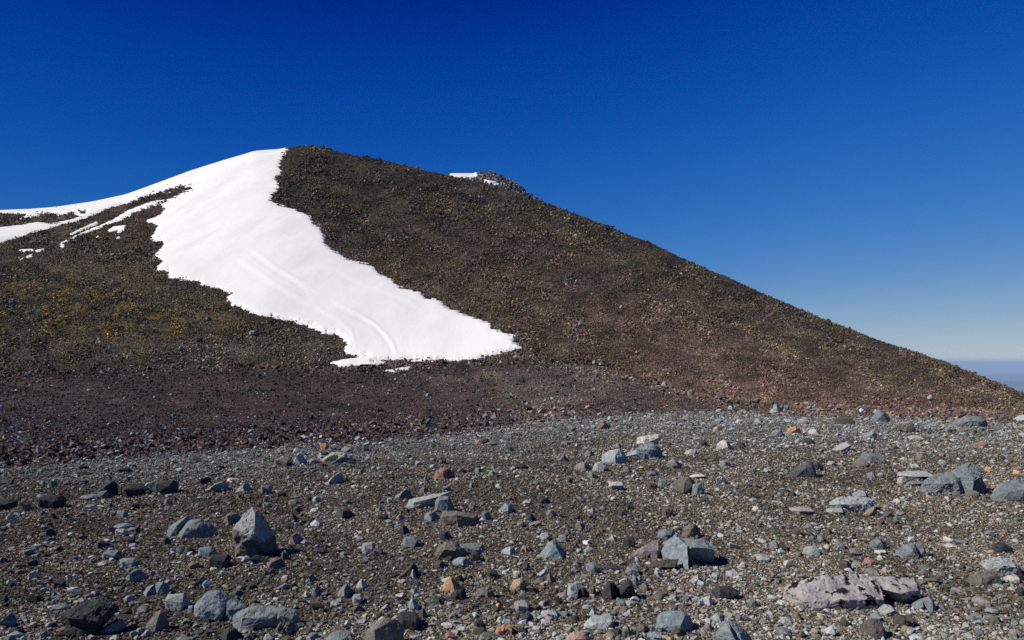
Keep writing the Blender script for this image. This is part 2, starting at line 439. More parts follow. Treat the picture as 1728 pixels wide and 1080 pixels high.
def snow_mesh(name, px, t, fn, k=.06, cap=.30, minz=-.5):
    P, T = np.meshgrid(px, t)
    x, y, z = mount(P, T)
    py = pyof(y, z); pv = np.where(T > 1, lut(SIL, P) - (T - 1) * 1.2, py)
    s = fn(P, pv)
    s = np.where(T > 1, np.maximum(s, np.where(P < 474, 3, -9)), s) if name == 'snowfield' else s
    s2 = s - .5 * smooth((260 - P) / 40) + ragged(P, pv) * (.35 + .65 * smooth((P - 250) / 60))
    th = np.where(s2 > 0, cap * (1 - np.exp(-s2 * k / cap * 2.2)), s2 * .16)
    z2 = z + .10 + th + (snow_relief(P, pv) * np.clip(s / 14, 0, 1) + .18 * fbm(x * .06, y * .06, 3, 15) if name == 'snowfield' else 0)
    nr_, nc_ = P.shape
    f = grid_faces(nr_, nc_)
    keep = (th.ravel()[f].max(1) > minz)
    f = f[keep]
    u, inv = np.unique(f, return_inverse=True)
    v = np.stack([x, y, z2], -1).reshape(-1, 3)[u]
    return link_mesh(name, v, inv.reshape(-1, 4), M_snow, flat=False)
tsn = np.concatenate([np.linspace(-.01, 1, 520), 1 + np.array([1, 2, 3.5, 6, 10, 16, 25, 40, 60])])
tsn = np.clip(tsn, 0, None)
o = snow_mesh('snowfield', np.arange(-110, 900, 1.3), np.unique(tsn), main_sdf)
tag(o, 'broad white snowfield running from the summit down to the brown basin', 'snowfield')
for lab, poly in PATCHES:
    P = np.array(poly, float); a, b_ = P.min(0) - 7, P.max(0) + 7
    # rows of t that cover it
    pxm = P[:, 0].mean(); ts = np.linspace(0, 1, 4000); xx, yy, zz = mount(np.full(4000, pxm), ts); pp = pyof(yy, zz)
    if b_[1] > pp[0]:      # lies in the basin
        xs = np.arange(a[0], b_[0], .5); ys = np.arange(a[1], b_[1], .3)
        PX, PY = np.meshgrid(xs, ys); X, Y, Z = on_ground(PX, PY)
        s = sdf(poly, PX, PY) + .35 * ragged(PX, PY)
        th = np.where(s > 0, .05 + .05 * np.minimum(s, 3), s * .1)
        v = np.stack([X, Y, Z + .06 + th], -1).reshape(-1, 3); f = grid_faces(len(ys), len(xs)); f = f[th.ravel()[f].max(1) > -.15]
        u, inv = np.unique(f, return_inverse=True); o = link_mesh('snow_patch', v[u], inv.reshape(-1, 4), M_snow, flat=False)
    else:
        t0 = np.interp(-b_[1], -pp, ts); t1 = np.interp(-a[1], -pp, ts)
        fn = (lambda q: (lambda px, py: sdf(q, px, py) - .15 - .5 * ragged(px, py)))(poly)
        o = snow_mesh('snow_patch', np.arange(a[0], b_[0], .6), np.linspace(t0, t1, int((b_[1] - a[1]) / .5)), fn, k=.1, cap=.3)
    tag(o, lab, 'snow patch', 'small snow patches on the slope')

# ------------------------------------------------------------------ the knoll behind the right ridge
KN = curve([(640, 330), (720, 304), (762, 297), (800, 297), (808, 293), (822, 292), (838, 295), (850, 301), (865, 308), (880, 318), (895, 331), (930, 352), (1000, 400)], 2)
def knoll(px, t, y1=268., y2=292.):
    y = y1 + (y2 - y1) * t
    zc = H - y2 * (lut(KN, px) - Y0) / F
    z = zc - (1 - np.clip(t, 0, 1)) * 14 - .6 * np.maximum(t - 1, 0) * (y2 - y1)
    x = (px - CX) / F * y
    return x, y, z
kp = np.arange(640, 1000, 1.2); kt = np.linspace(-.6, 2.4, 110)
P, T = np.meshgrid(kp, kt); kx, ky, kz = knoll(P, T)
kz = kz + .8 * fbm(kx * .5, ky * .5, 4, 70, .6)
kc = np.tile([[.11, .105, .10]], (P.size, 1)) * (1 + .3 * fbm(P.ravel() * .05, T.ravel() * 6, 3, 71))[:, None]
o = link_mesh('rocky_knoll', np.stack([kx, ky, kz], -1).reshape(-1, 3), grid_faces(len(kt), len(kp)), M_mount, kc)
tag(o, 'rugged grey rocky knob poking up behind the right ridge', 'knoll')
def knoll_snow(poly, lab):
    xs = np.arange(min(p[0] for p in poly) - 5, max(p[0] for p in poly) + 5, .6); ts = np.linspace(-.2, 1.6, 140)
    P, T = np.meshgrid(xs, ts); x, y, z = knoll(P, T); py = np.where(T > 1, lut(KN, P) - (T - 1) * 8, pyof(y, z))
    s = sdf(poly, P, py) + .3 * ragged(P, py)
    th = np.where(s > 0, .8 * (1 - np.exp(-s)), s * .4)
    f = grid_faces(len(ts), len(xs)); f = f[th.ravel()[f].max(1) > -.5]; u, inv = np.unique(f, return_inverse=True)
    o = link_mesh('snow_patch', np.stack([x, y, z + .3 + th], -1).reshape(-1, 3)[u], inv.reshape(-1, 4), M_snow, flat=False)
    tag(o, lab, 'snow patch', 'small snow patches on the slope')
knoll_snow([(758, 285), (806, 285), (806, 299), (800, 303), (780, 303), (758, 299)], 'snow strip left of the rocky knob on the right ridge')
knoll_snow([(817, 306), (832, 308), (850, 315), (848, 318), (830, 313), (817, 309)], 'thin snow line low on the face of the rocky knob')

# ------------------------------------------------------------------ scree on the slopes (uncountable)
def sample_mount(px, py):
    def fun(c, t):
        x, y, z = mount(c, t); return pyof(y, z)
    return by_column(px, py, fun, np.linspace(0, 1, 260))
n = 950000
px = rs.uniform(-160, 1890, n); u = rs.uniform(0, 1, n)
sil = lut(SIL, px); fot = lut(FOT, px)
acc = rs.uniform(0, 1, n) < (fot - sil + 8) / 380
px, u, sil, fot = px[acc], u[acc], sil[acc], fot[acc]
py = sil + (fot - sil + 3) * u
t = sample_mount(px, py)
x, y, z = mount(px, t)
z = z + np.clip(t * 8, 0, 1) * rough_relief(x, y)
s_px = 1.25 * (1 - rs.uniform(0, 1, len(px))) ** (-1 / 3.1); s_px = np.minimum(s_px, 4.6) * (.66 + .5 * smooth(.5 + 2 * fbm(px * .03, py * .05, 3, 88)))
ms = main_sdf(px, py) + ragged(px, py)
ok = ms < rs.uniform(0, 1, len(px)) ** 2 * 4.5
for lab, poly in PATCHES: ok &= sdf(poly, px, py) < .5
stray = (~ok) & (((ms < 14) & (rs.uniform(0, 1, len(px)) < .010)) | (rs.uniform(0, 1, len(px)) < .0005))
ok |= stray
px, py, x, y, z, s_px = [q[ok] for q in (px, py, x, y, z, s_px)]
col = jitter(zone(px, py) * 1.0, .5, .05)
k = rs.uniform(0, 1, len(px)); bri = k < .08
col[bri] = np.clip(col[bri] * np.array([1.9, 1.7, 1.45]) + .01, 0, .30)
blue = (k > .975); col[blue] = np.array([.17, .18, .2]) * rs.uniform(.6, 1.5, (blue.sum(), 1))
o = scatter('scree', np.stack([x, y, z], -1), s_px * y / F, col, M_scree, SH_LO, (.6, 1.05), .7, .15)
tag(o, 'dark brown volcanic scree covering the mountain slopes', 'scree', kind='stuff')
# knoll rubble
n = 7000
P = rs.uniform(700, 960, n); T = rs.uniform(-.3, 1.15, n); kx, ky, kz = knoll(P, T); kpy = pyof(ky, kz)
ok = (sdf([(758, 285), (806, 285), (806, 299), (800, 303), (780, 303), (758, 299)], P, kpy) < 0) & (sdf([(817, 306), (832, 308), (850, 315), (848, 318), (830, 313), (817, 309)], P, kpy) < 0)
P, kx, ky, kz = P[ok], kx[ok], ky[ok], kz[ok]
o = scatter('rubble', np.stack([kx, ky, kz + .3], -1), rs.uniform(1.5, 6, len(P)) ** 1.0 * ky / F * .9, jitter(np.tile([[.17, .165, .16]], (len(P), 1)), .45), M_scree, SH_LO, (.6, 1.1), .6, .2)
tag(o, 'pale grey broken rubble covering the knob behind the ridge', 'rubble', kind='stuff')

# ------------------------------------------------------------------ scoria of the basin
n = 260000
px = rs.uniform(-160, 1890, n); fot = lut(FOT, px); ed = lut(EDG, px)
acc = rs.uniform(0, 1, n) < (ed - fot + 8) / 175
px, fot, ed = px[acc], fot[acc], ed[acc]
py = fot + (ed - fot + 6) * rs.uniform(0, 1, len(px)); py = np.maximum(py, Y0 + 2)
x, y, z = on_ground(px, py)
n2 = 110000
p2 = rs.uniform(-160, 1890, n2); ye2 = yedge(p2) * .97; yf2 = lut(YF, p2) * 1.03; y2 = ye2 * (yf2 / ye2) ** rs.uniform(0, 1, n2)
x2 = (p2 - CX) / F * y2; z2 = ground_z(x2, y2)
px, x, y, z = [np.concatenate(q) for q in ((px, p2), (x, x2), (y, y2), (z, z2))]; py = np.concatenate([py, pyof(y2, z2)])
# keep only samples the fixed point really reached
good = np.abs(pyof(y, z) - py) < 6
px, py, x, y, z = [q[good] for q in (px, py, x, y, z)]
dist = (py - lut(EDG, px))                         # negative inside the basin
bank = np.exp(-((dist + 12) / 14) ** 2) * smooth((1150 - px) / 300)
fotp = lut(FOT, px)
s_px = 1.15 * (1 - rs.uniform(0, 1, len(px))) ** (-1 / 3.0); s_px = np.minimum(s_px, 7) * (.85 + .9 * bank + .7 * np.exp(-((py - fotp) / 10) ** 2) + .5 * smooth((py - 690) / 60))
col = jitter(zone(px, py) * 1.25, .45, .1)
w = bank * (rs.uniform(0, 1, len(px)) < .45)
col = col * (1 - w[:, None]) + w[:, None] * np.array([[.105, .064, .056]]) * np.exp(rs.normal(0, .35, (len(px), 1)))
k = rs.uniform(0, 1, len(px)); bl = k < .05 + .10 * smooth((py - 660) / 60); col[bl] = np.array([.19, .21, .24]) * np.exp(rs.normal(0, .4, (bl.sum(), 1)))
wh = k > .985; col[wh] = np.array([.34, .33, .31])
ok = sdf(PATCHES[-1][1], px, py) < 0; ok &= main_sdf(px, py) < 2
o = scatter('scoria', np.stack([x, y, z], -1)[ok], (s_px * y / F)[ok], np.clip(col, .01, .6)[ok], M_scree, SH_LO, (.5, .9), .5, .2)
tag(o, 'dark purplish brown scoria rubble on the basin floor', 'scoria', kind='stuff')

# ------------------------------------------------------------------ gravel of the near plain
def gravel(n, smin, smax, a, pxmin):
    px = rs.uniform(-170, 1900, n); ed = lut(EDG, px); py = ed - 6 + (1135 - ed) * rs.uniform(0, 1, n)
    x, y, z = on_ground(px, py)
    u = rs.uniform(0, 1, n)
    s = (smin ** -a + u * (smax ** -a - smin ** -a)) ** (-1 / a)
    s = np.maximum(s, pxmin * y / F * np.exp(rs.normal(.15, .35, n)))
    return px, py, x, y, z, s
parts = [gravel(440000, .006, .04, 3.0, 1.75), gravel(46000, .009, .07, 2.7, 3.0), gravel(12000, .018, .10, 2.4, 4.6)]; ncoarse = 58000
px, py, x, y, z, s = [np.concatenate(q) for q in zip(*parts)]
n = len(px)
PAL = np.array([[.16, .158, .143], [.20, .225, .228], [.15, .126, .096], [.28, .235, .172], [.050, .047, .042], [.40, .39, .34], [.17, .112, .082], [.35, .20, .11], [.095, .087, .070]])
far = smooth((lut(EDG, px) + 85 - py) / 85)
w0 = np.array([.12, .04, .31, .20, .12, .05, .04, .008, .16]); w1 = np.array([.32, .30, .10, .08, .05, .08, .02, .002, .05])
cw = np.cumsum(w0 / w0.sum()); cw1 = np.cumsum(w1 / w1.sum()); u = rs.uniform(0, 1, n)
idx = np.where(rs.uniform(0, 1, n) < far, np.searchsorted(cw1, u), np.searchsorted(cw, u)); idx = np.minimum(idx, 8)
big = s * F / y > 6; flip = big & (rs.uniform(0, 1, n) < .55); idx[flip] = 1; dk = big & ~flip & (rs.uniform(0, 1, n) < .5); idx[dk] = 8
col = jitter(PAL[idx] * (np.array([[1.18, 1.14, 1.10]]) * (1 - far[:, None]) + np.array([[1.30, 1.33, 1.34]]) * far[:, None]), .46, .022) * (.66 + .42 * smooth((px - 100) / 1200))[:, None]  # same left-hand vignette darkening painted into the gravel colour
df = idx == 1; col[df & big] *= 1.2
patch = smooth(.5 + 2.2 * fbm(x * 1.3, y * 1.3, 3, 120)); col *= (.68 + .5 * patch)[:, None]; col = np.minimum(col, .42)
pw = plateau_w(px, py); brown = rs.uniform(0, 1, n) > pw
col[brown] = jitter(zone(px[brown], py[brown]) * 1.2, .4)
nf = len(px) - ncoarse; P3 = np.stack([x, y, z], -1)
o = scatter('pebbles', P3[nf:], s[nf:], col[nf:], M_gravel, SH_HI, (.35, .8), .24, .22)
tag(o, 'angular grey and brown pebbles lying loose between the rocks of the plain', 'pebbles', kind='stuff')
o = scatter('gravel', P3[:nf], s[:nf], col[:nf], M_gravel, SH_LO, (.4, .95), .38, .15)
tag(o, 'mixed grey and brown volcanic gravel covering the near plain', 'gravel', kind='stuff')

# ------------------------------------------------------------------ individual rocks
ALB = dict(g=(.175, .20, .205), d=(.044, .047, .048), l=(.325, .35, .345), b=(.165, .152, .130), w=(.46, .43, .38), o=(.46, .26, .155), t=(.32, .24, .16),  # d: dark rock, with the shade of faces turned from the sun put in
           r=(.27, .14, .125), p=(.27, .235, .235), y=(.33, .34, .26), k=(.085, .072, .062), u=(.205, .245, .262))
CW = dict(g='slate grey', d='charcoal', l='light grey', b='brownish grey', w='cream', o='orange', t='tan', r='red', p='pinkish grey', y='yellow-green', k='dark brown', u='bluish grey')
TY = dict(
 P=([(0, 0), (.12, .28), (.40, 1), (.54, .96), (.84, .38), (1, 0)], [(.5, .85), (.58, .3), (.6, .02)]),
 D=([(0, 0), (.04, .42), (.22, .84), (.48, 1), (.74, .86), (.95, .42), (1, 0)], [(.5, .78), (.58, .35), (.6, .05)]),
 B=([(0, 0), (.03, .62), (.14, .93), (.78, 1), (.97, .72), (1, 0)], [(.32, .85), (.36, .05), (.9, .6), (.88, .05)]),
 L=([(0, 0), (.08, .18), (.64, .92), (.82, 1), (1, .55), (.98, 0)], [(.66, .8), (.6, .1), (.3, .25)]),
 R=([(0, 0), (.02, .6), (.2, 1), (.4, .9), (.92, .2), (1, 0)], [(.25, .8), (.35, .1)]),
 F=([(0, .15), (.1, .7), (.42, 1), (.82, .85), (1, .35), (.93, 0), (.1, 0)], [(.3, .55), (.7, .5), (.5, .05)]),
 S=([(0, .35), (.08, .8), (.5, 1), (.93, .95), (1, .7), (.9, .3), (.55, .1), (.08, .12)], [(.2, .72), (.8, .75), (.5, .4)]))
SHW = dict(P='pointed', D='rounded', B='blocky', L='wedge-shaped', R='slanting', F='flattish', S='slab-like', J='jagged')
def add_hull(bm, pts):
    vs = [bm.verts.new(p) for p in pts]
    r = bmesh.ops.convex_hull(bm, input=vs)
    dead = [g for g in set(r['geom_interior'] + r['geom_unused']) if isinstance(g, bmesh.types.BMVert) and g.is_valid and not g.link_faces]
    if dead: bmesh.ops.delete(bm, geom=dead, context='VERTS')
def outline_pts(out, rid, dep, rnd, jit):
    """out: silhouette (x,z) metres, rid: front ridge (x,z,k)"""
    cx = sum(p[0] for p in out) / len(out); zt = max(p[1] for p in out)
    pts = []
    xa = min(p[0] for p in out); xw = max(p[0] for p in out) - xa
    for x, z in out:
        j = lambda: rnd.uniform(-jit, jit)
        pts.append(Vector((x + j(), (rnd.uniform(-.12, .08) + .38 * max(0, (x - xa) / xw - .5)) * dep, z + j())))
        pts.append(Vector((cx + (x - cx) * rnd.uniform(.62, .85), dep * rnd.uniform(.35, .5), z * rnd.uniform(.7, .9))))
        if z < .3 * zt:
            pts.append(Vector((x + j(), 0, -.18 * zt)))
            pts.append(Vector((cx + (x - cx) * .8, -.3 * dep, -.18 * zt)))
    for x, z, k in rid:
        pts.append(Vector((x, -dep * k * 1.3, z)))
    return pts
ROCKN = {}
def finish_rock(name, bm, size, px_size, col, mat, loc, rough, seed):
    bmesh.ops.triangulate(bm, faces=bm.faces)
    hgt = max(v.co.z for v in bm.verts); wid = size; size = math.sqrt(size * max(hgt, .25 * size)); Lm = max(wid / (px_size / 1.6), wid / 60)
    for i in range(6):
        es = [e for e in bm.edges if e.calc_length() > Lm * 1.5]
        if not es: break
        bmesh.ops.subdivide_edges(bm, edges=es, cuts=1)
        bmesh.ops.triangulate(bm, faces=[f for f in bm.faces if len(f.verts) > 3])
    bm.normal_update()
    off = Vector((seed * 3.17 % 50, seed * 1.31 % 50, seed * .77 % 50)); fr = 3.2 / size
    mv = []
    for v in bm.verts:
        p = v.co * fr + off
        a = mnoise.noise(p) * .03 + mnoise.noise(p * 2.3) * .020 + mnoise.noise(p * 6) * .007 * rough + mnoise.noise(p * 13) * .005 * rough
        c = mnoise.noise(p * 1.5 + Vector((9, 9, 9)))
        c2 = mnoise.noise(Vector((p.x * .8, p.y * .8, p.z * 3.2)) + Vector((3, 5, 7)))
        crack = -.022 * rough * max(0, 1 - abs(c) * 18) - .014 * rough * max(0, 1 - abs(c2) * 16)
        mv.append(v.normal * (a * min(rough, 1.6) + crack) * size)
    for v, m in zip(bm.verts, mv): v.co += m
    me = bpy.data.meshes.new(name); bm.to_mesh(me); bm.free()
    a = me.color_attributes.new('col', 'FLOAT_COLOR', 'POINT')
    a.data.foreach_set('color', list((*col, 1)) * len(me.vertices))
    me.materials.append(mat)
    o = bpy.data.objects.new(name, me); o.location = loc; C.objects.link(o)
    return o
HERO = []
def hero(label, short, c, hulls, dep=.8, mat=None, rough=1., cat='rock'): HERO.append((label, short, c, hulls, dep, mat, rough, cat))
hero('pale domed boulder with a rough brown foot, tallest in the left foreground', 'pale domed boulder', 'l2',
     [([(392, 905), (394, 889), (405, 876), (416, 862), (424, 857), (434, 859), (444, 870), (452, 884), (463, 903), (466, 914), (450, 922), (400, 915)], [(436, 864, .35), (441, 893, .75), (450, 916, .6), (405, 900, .5)]),
      ([(396, 912), (410, 898), (440, 896), (452, 906), (453, 928), (444, 935), (412, 936), (402, 925)], [(425, 905, 1.0), (440, 930, .95), (412, 930, .8)])], .85, None, 1.3, 'boulder')
hero('large slate grey boulder with humped top and cracks near the right edge', 'large humped boulder', 'g',
     [([(1556, 830), (1557, 817), (1567, 806), (1585, 798), (1606, 795), (1625, 800), (1640, 826), (1600, 830), (1575, 833)], [(1580, 812, .5), (1600, 806, .45), (1600, 828, .6)]),
      ([(1596, 828), (1603, 797), (1620, 787), (1637, 782), (1647, 787), (1655, 796), (1661, 810), (1666, 824), (1655, 829)], [(1648, 800, .3), (1654, 825, .35), (1622, 806, .6), (1618, 828, .62)])], .7, None, 1.5, 'boulder')
hero('smooth dark slate boulder cut by the right frame edge', 'smooth boulder at the right edge', 'g',
     [([(1674, 836), (1680, 824), (1695, 813), (1712, 808), (1728, 811), (1745, 826), (1742, 843), (1700, 846), (1682, 842)], [(1690, 828, .45), (1705, 840, .6), (1722, 820, .5), (1728, 842, .55)])], .7, 'lichen', .7, 'boulder')
hero('long pinkish grey lava log blotched with black, lying at lower right', 'black-blotched lava log', 'p3',
     [([(1319, 1016), (1321, 992), (1331, 985), (1352, 980), (1376, 974), (1410, 971), (1446, 972), (1480, 976), (1488, 992), (1486, 1008), (1478, 1013), (1440, 1017), (1395, 1017), (1340, 1018)], [(1335, 1000, .9), (1345, 1015, 1.0), (1400, 996, 1.), (1470, 996, .9), (1470, 1013, .9)]),
      ([(1466, 990), (1480, 973), (1515, 974), (1541, 977), (1551, 986), (1556, 999), (1548, 1003), (1520, 1003), (1490, 997)], [(1500, 990, .7), (1535, 988, .5), (1540, 1002, .5)])], .30, 'black', 1.0, 'boulder')
hero('dark rough boulder with grey top in the bottom left corner area', 'dark bottom-left boulder', 'd',
     [([(98, 1044), (103, 1034), (125, 1022), (141, 1014), (162, 1012), (179, 1013), (191, 1020), (193, 1031), (184, 1043), (160, 1056), (125, 1062)], [(130, 1034, .5), (168, 1026, .35), (178, 1040, .45)]),
      ([(108, 1060), (118, 1040), (150, 1038), (170, 1050), (158, 1066), (130, 1073), (114, 1072)], [(130, 1056, .7), (150, 1064, .7)])], .75, 'rough', 1.4, 'boulder')
hero('flat-faced slate slab with straight broken edges at lower left', 'flat-faced slate slab', 'u',
     [([(328, 1044), (328, 1022), (340, 1009), (350, 999), (368, 997), (372, 1008), (386, 1012), (384, 1042), (368, 1048), (345, 1045)], [(342, 1022, .5), (365, 1045, .55), (378, 1030, .5)]),
      ([(380, 1044), (381, 1012), (400, 1017), (418, 1024), (410, 1034), (396, 1044)], [(388, 1025, .4), (398, 1040, .4)])], .55, None, .8, 'boulder')
hero('long dark slab with a yellow-green lichen spot on its left end', 'lichen-spotted slab', 'g',
     [([(392, 1053), (395, 1040), (408, 1028), (423, 1021), (460, 1022), (482, 1028), (470, 1048), (450, 1053), (425, 1058), (402, 1060)], [(418, 1034, .6), (415, 1055, .8), (465, 1036, .4)]),
      ([(450, 1050), (452, 1024), (480, 1027), (500, 1028), (505, 1037), (506, 1048), (480, 1051)], [(478, 1034, .35), (496, 1040, .3)])], .5, 'lichen', 1.1, 'boulder')
hero('brown block with black right face cut by the bottom edge left of centre', 'block at the bottom edge', 'b',
     [([(613, 1092), (617, 1066), (630, 1052), (650, 1041), (668, 1044), (679, 1056), (682, 1092)], [(638, 1052, .7), (641, 1090, .75), (676, 1060, .1)])], .9, 'rough', 1., 'boulder')
hero('bright orange pyramid-shaped rock in the middle foreground', 'bright orange rock', 'o',
     [([(745, 997), (750, 982), (757, 972), (763, 973), (772, 986), (776, 997), (760, 999)], [(762, 975, .4), (768, 990, .7), (766, 998, .8), (748, 994, .4)]),
      ([(762, 996), (762, 976), (770, 980), (779, 990), (782, 994)], [(774, 990, .2)])], .8, None, .9)
hero('squat black rock touching the orange one at its lower right', 'squat black rock', 'd',
     [([(762, 1011), (763, 1000), (770, 994), (780, 994), (787, 1002), (786, 1011), (770, 1013)], [(770, 1002, .6), (780, 1008, .6)])], .8, 'rough', 1.3)
hero('slate pyramid with dark right flank, left of the grey and pink pair', 'slate pyramid', 'u',
     [([(907, 940), (918, 928), (926, 914), (933, 912), (939, 915), (948, 928), (958, 937), (961, 939), (950, 943), (920, 942)], [(933, 915, .3), (940, 924, .5), (950, 942, .6), (920, 938, .5)])], .8, None, .9)
hero('pink and grey mottled slab leaning on the big grey block', 'pink mottled slab', 'p',
     [([(1062, 938), (1075, 927), (1095, 917), (1112, 912), (1119, 926), (1118, 942), (1102, 941), (1085, 937)], [(1085, 928, .5), (1108, 925, .6), (1105, 940, .7)])], .5, 'black2', 1.1, 'boulder')
hero('big grey block with sharp lit left facet and black right side', 'big facetted block', 'u',
     [([(1115, 930), (1127, 912), (1139, 901), (1149, 907), (1160, 914), (1158, 946), (1145, 947), (1120, 943)], [(1139, 902, .3), (1150, 910, .8), (1146, 945, 1.25), (1120, 935, .5)]),
      ([(1146, 945), (1148, 908), (1165, 911), (1186, 911), (1203, 917), (1205, 940), (1190, 945), (1168, 949)], [(1156, 912, .85), (1180, 915, .75), (1199, 922, .45)])], .8, None, 1., 'boulder')
hero('rough crumbly dark brown rock under the pink mottled slab', 'crumbly rock', 'k',
     [([(1096, 958), (1100, 948), (1120, 944), (1146, 945), (1144, 954), (1125, 961)], [(1115, 952, .6), (1135, 952, .6)])], .8, 'rough', 2.)
hero('dark rock with two horn-like peaks in the right-centre foreground', 'two-horned rock', 'd',
     [([(1014, 1008), (1019, 993), (1027, 980), (1036, 982), (1046, 1000), (1046, 1010), (1026, 1011)], [(1028, 982, .4), (1029, 1009, .8)]),
      ([(1034, 1009), (1040, 996), (1058, 980), (1067, 981), (1071, 995), (1073, 1007), (1050, 1010)], [(1058, 983, .6), (1068, 986, .4)])], .7, None, 1.)
hero('bluish grey boulder with broad flat top near the bottom right of centre', 'bluish flat-topped boulder', 'u',
     [([(1104, 1058), (1107, 1045), (1115, 1034), (1131, 1031), (1153, 1032), (1165, 1041), (1174, 1058), (1150, 1063), (1118, 1065)], [(1153, 1034, .3), (1143, 1046, .6), (1142, 1063, .8), (1112, 1050, .6)])], .8, None, .9, 'boulder')
hero('light slab with a long sloping face left of the bluish boulder', 'light sloping slab', 'l',
     [([(983, 1055), (996, 1041), (1015, 1038), (1034, 1041), (1036, 1055), (1012, 1061), (992, 1060)], [(1000, 1049, .5), (1015, 1058, .7), (1032, 1044, .4)])], .8, None, .8)
hero('salmon pink dome cut by the bottom edge of the picture', 'salmon pink dome', 'r2',
     [([(950, 1090), (956, 1073), (968, 1066), (985, 1066), (995, 1075), (999, 1090)], [(970, 1072, .6), (988, 1074, .4)])], .8, None, .9)
hero('sharp bluish rock with several facets cut by the bottom edge', 'sharp bluish rock', 'u',
     [([(1206, 1073), (1215, 1058), (1222, 1047), (1230, 1048), (1240, 1070), (1236, 1084), (1210, 1082)], [(1228, 1058, .5), (1236, 1076, .7)]),
      ([(1226, 1088), (1229, 1049), (1240, 1049), (1252, 1061), (1264, 1070), (1272, 1088)], [(1243, 1062, .4), (1250, 1086, .6)])], .7, None, 1., 'boulder')
hero('black block with a small lit grey left end at lower right', 'black block', 'd',
     [([(1198, 999), (1203, 992), (1213, 988), (1232, 989), (1245, 996), (1247, 1004), (1235, 1010), (1212, 1010)], [(1210, 992, .6), (1210, 1008, .8), (1242, 1000, .5)])], .7, None, .9)
hero('long wedge of dark brown stone near the lower right edge', 'long dark wedge', 'b',
     [([(1626, 984), (1634, 973), (1650, 965), (1679, 961), (1686, 969), (1690, 984), (1662, 986), (1640, 988)], [(1650, 972, .4), (1642, 986, .6), (1680, 966, .3), (1684, 984, .4)])], .6, None, .9)
hero('pale rough rock with dark cracks behind the long dark wedge', 'pale cracked rock', 'l',
     [([(1660, 956), (1668, 945), (1684, 941), (1706, 943), (1724, 954), (1731, 966), (1700, 972), (1672, 968)], [(1682, 950, .4), (1700, 952, .5), (1712, 968, .5)])], .8, 'black2', 1.5)
hero('grey rock with a crumbling black right end, right of centre', 'grey rock with black end', 'g',
     [([(1513, 935), (1517, 926), (1530, 919), (1546, 916), (1551, 930), (1545, 941), (1525, 942)], [(1532, 926, .5), (1540, 938, .6)]),
      ([(1542, 940), (1546, 917), (1556, 914), (1562, 927), (1566, 935), (1555, 938)], [(1554, 926, .3)])], .8, 'rough', 1.2)
hero('small slate dome behind and left of the grey rock with the black end', 'small slate dome', 'g',
     [([(1464, 925), (1469, 913), (1480, 906), (1487, 908), (1496, 915), (1498, 925), (1480, 927)], [(1482, 912, .5), (1490, 924, .5)])], .8, None, .8)
hero('grey-brown dome with a dark split right end, below the lava log', 'split dome', 'g',
     [([(1537, 1027), (1546, 1016), (1557, 1012), (1557, 1030), (1545, 1031)], [(1552, 1020, .4)]),
      ([(1553, 1030), (1556, 1012), (1567, 1006), (1576, 1012), (1581, 1027), (1570, 1030)], [(1566, 1012, .5), (1566, 1030, .6)])], .8, None, 1.)
hero('thin grey slab on the left of the stepped trio in mid-foreground', 'thin grey slab', 'l',
     [([(684, 856), (690, 843), (710, 838), (738, 833), (760, 830), (757, 836), (741, 840), (722, 853), (700, 855)], [(700, 845, .8), (700, 854, .8), (738, 836, .8)])], .35, None, .8)
hero('grey middle block of the stepped trio, with a black right side', 'middle block of the trio', 'g',
     [([(733, 856), (734, 846), (741, 837), (757, 837), (763, 847), (768, 861), (745, 864)], [(742, 842, .6), (757, 840, .5), (756, 862, .7), (738, 858, .6)])], .8, None, .8)
hero('speckled front block of the stepped trio with a black grooved right half', 'front block of the trio', 'b',
     [([(743, 874), (748, 862), (772, 863), (790, 867), (805, 869), (810, 879), (806, 884), (776, 887), (755, 887), (745, 882)], [(750, 868, .6), (772, 865, .7), (775, 886, .8), (800, 872, .4), (803, 883, .4)])], .6, None, 1.1)
hero('grey-brown humped rock with grooves left of the black-sided blocks', 'grooved humped rock', 'b',
     [([(731, 936), (740, 922), (753, 914), (768, 917), (782, 926), (790, 936), (775, 940), (748, 942)], [(752, 922, .6), (770, 924, .6), (775, 938, .5)])], .8, None, 1.2)
hero('dark boulder with a small yellow lichen dot left of the pale domed boulder', 'dark boulder with lichen dot', 'g',
     [([(281, 900), (285, 888), (300, 878), (317, 869), (322, 878), (318, 894), (300, 902)], [(305, 884, .3)]),
      ([(290, 905), (305, 886), (326, 877), (341, 876), (352, 884), (366, 894), (366, 904), (340, 908), (305, 908)], [(325, 886, .5), (340, 890, .5), (350, 906, .4), (315, 904, .5)])], .7, 'lichen', .9, 'boulder')
hero('pale boulder of the clustered group, its right half a darker face', 'pale half-dark boulder', 'l',
     [([(1015, 778), (1016, 767), (1030, 759), (1045, 757), (1053, 765), (1061, 777), (1042, 779), (1024, 782)], [(1035, 768, .7), (1036, 780, .8), (1050, 770, .4), (1052, 778, .5)])], .8, None, .8, 'boulder')
hero('blue-grey rugged boulder topping the cluster right of centre', 'rugged blue boulder', 'u',
     [([(1073, 758), (1082, 750), (1099, 746), (1110, 750), (1118, 764), (1113, 772), (1085, 771)], [(1088, 757, .5), (1105, 757, .5), (1095, 770, .5)])], .8, 'rough', 1.5, 'boulder')
hero('low light rock in the cluster, in front of the rugged blue boulder', 'low light rock', 'l',
     [([(1056, 770), (1062, 762), (1074, 758), (1088, 764), (1095, 773), (1075, 777)], [(1072, 765, .5), (1085, 774, .5)])], .8, None, 1.)
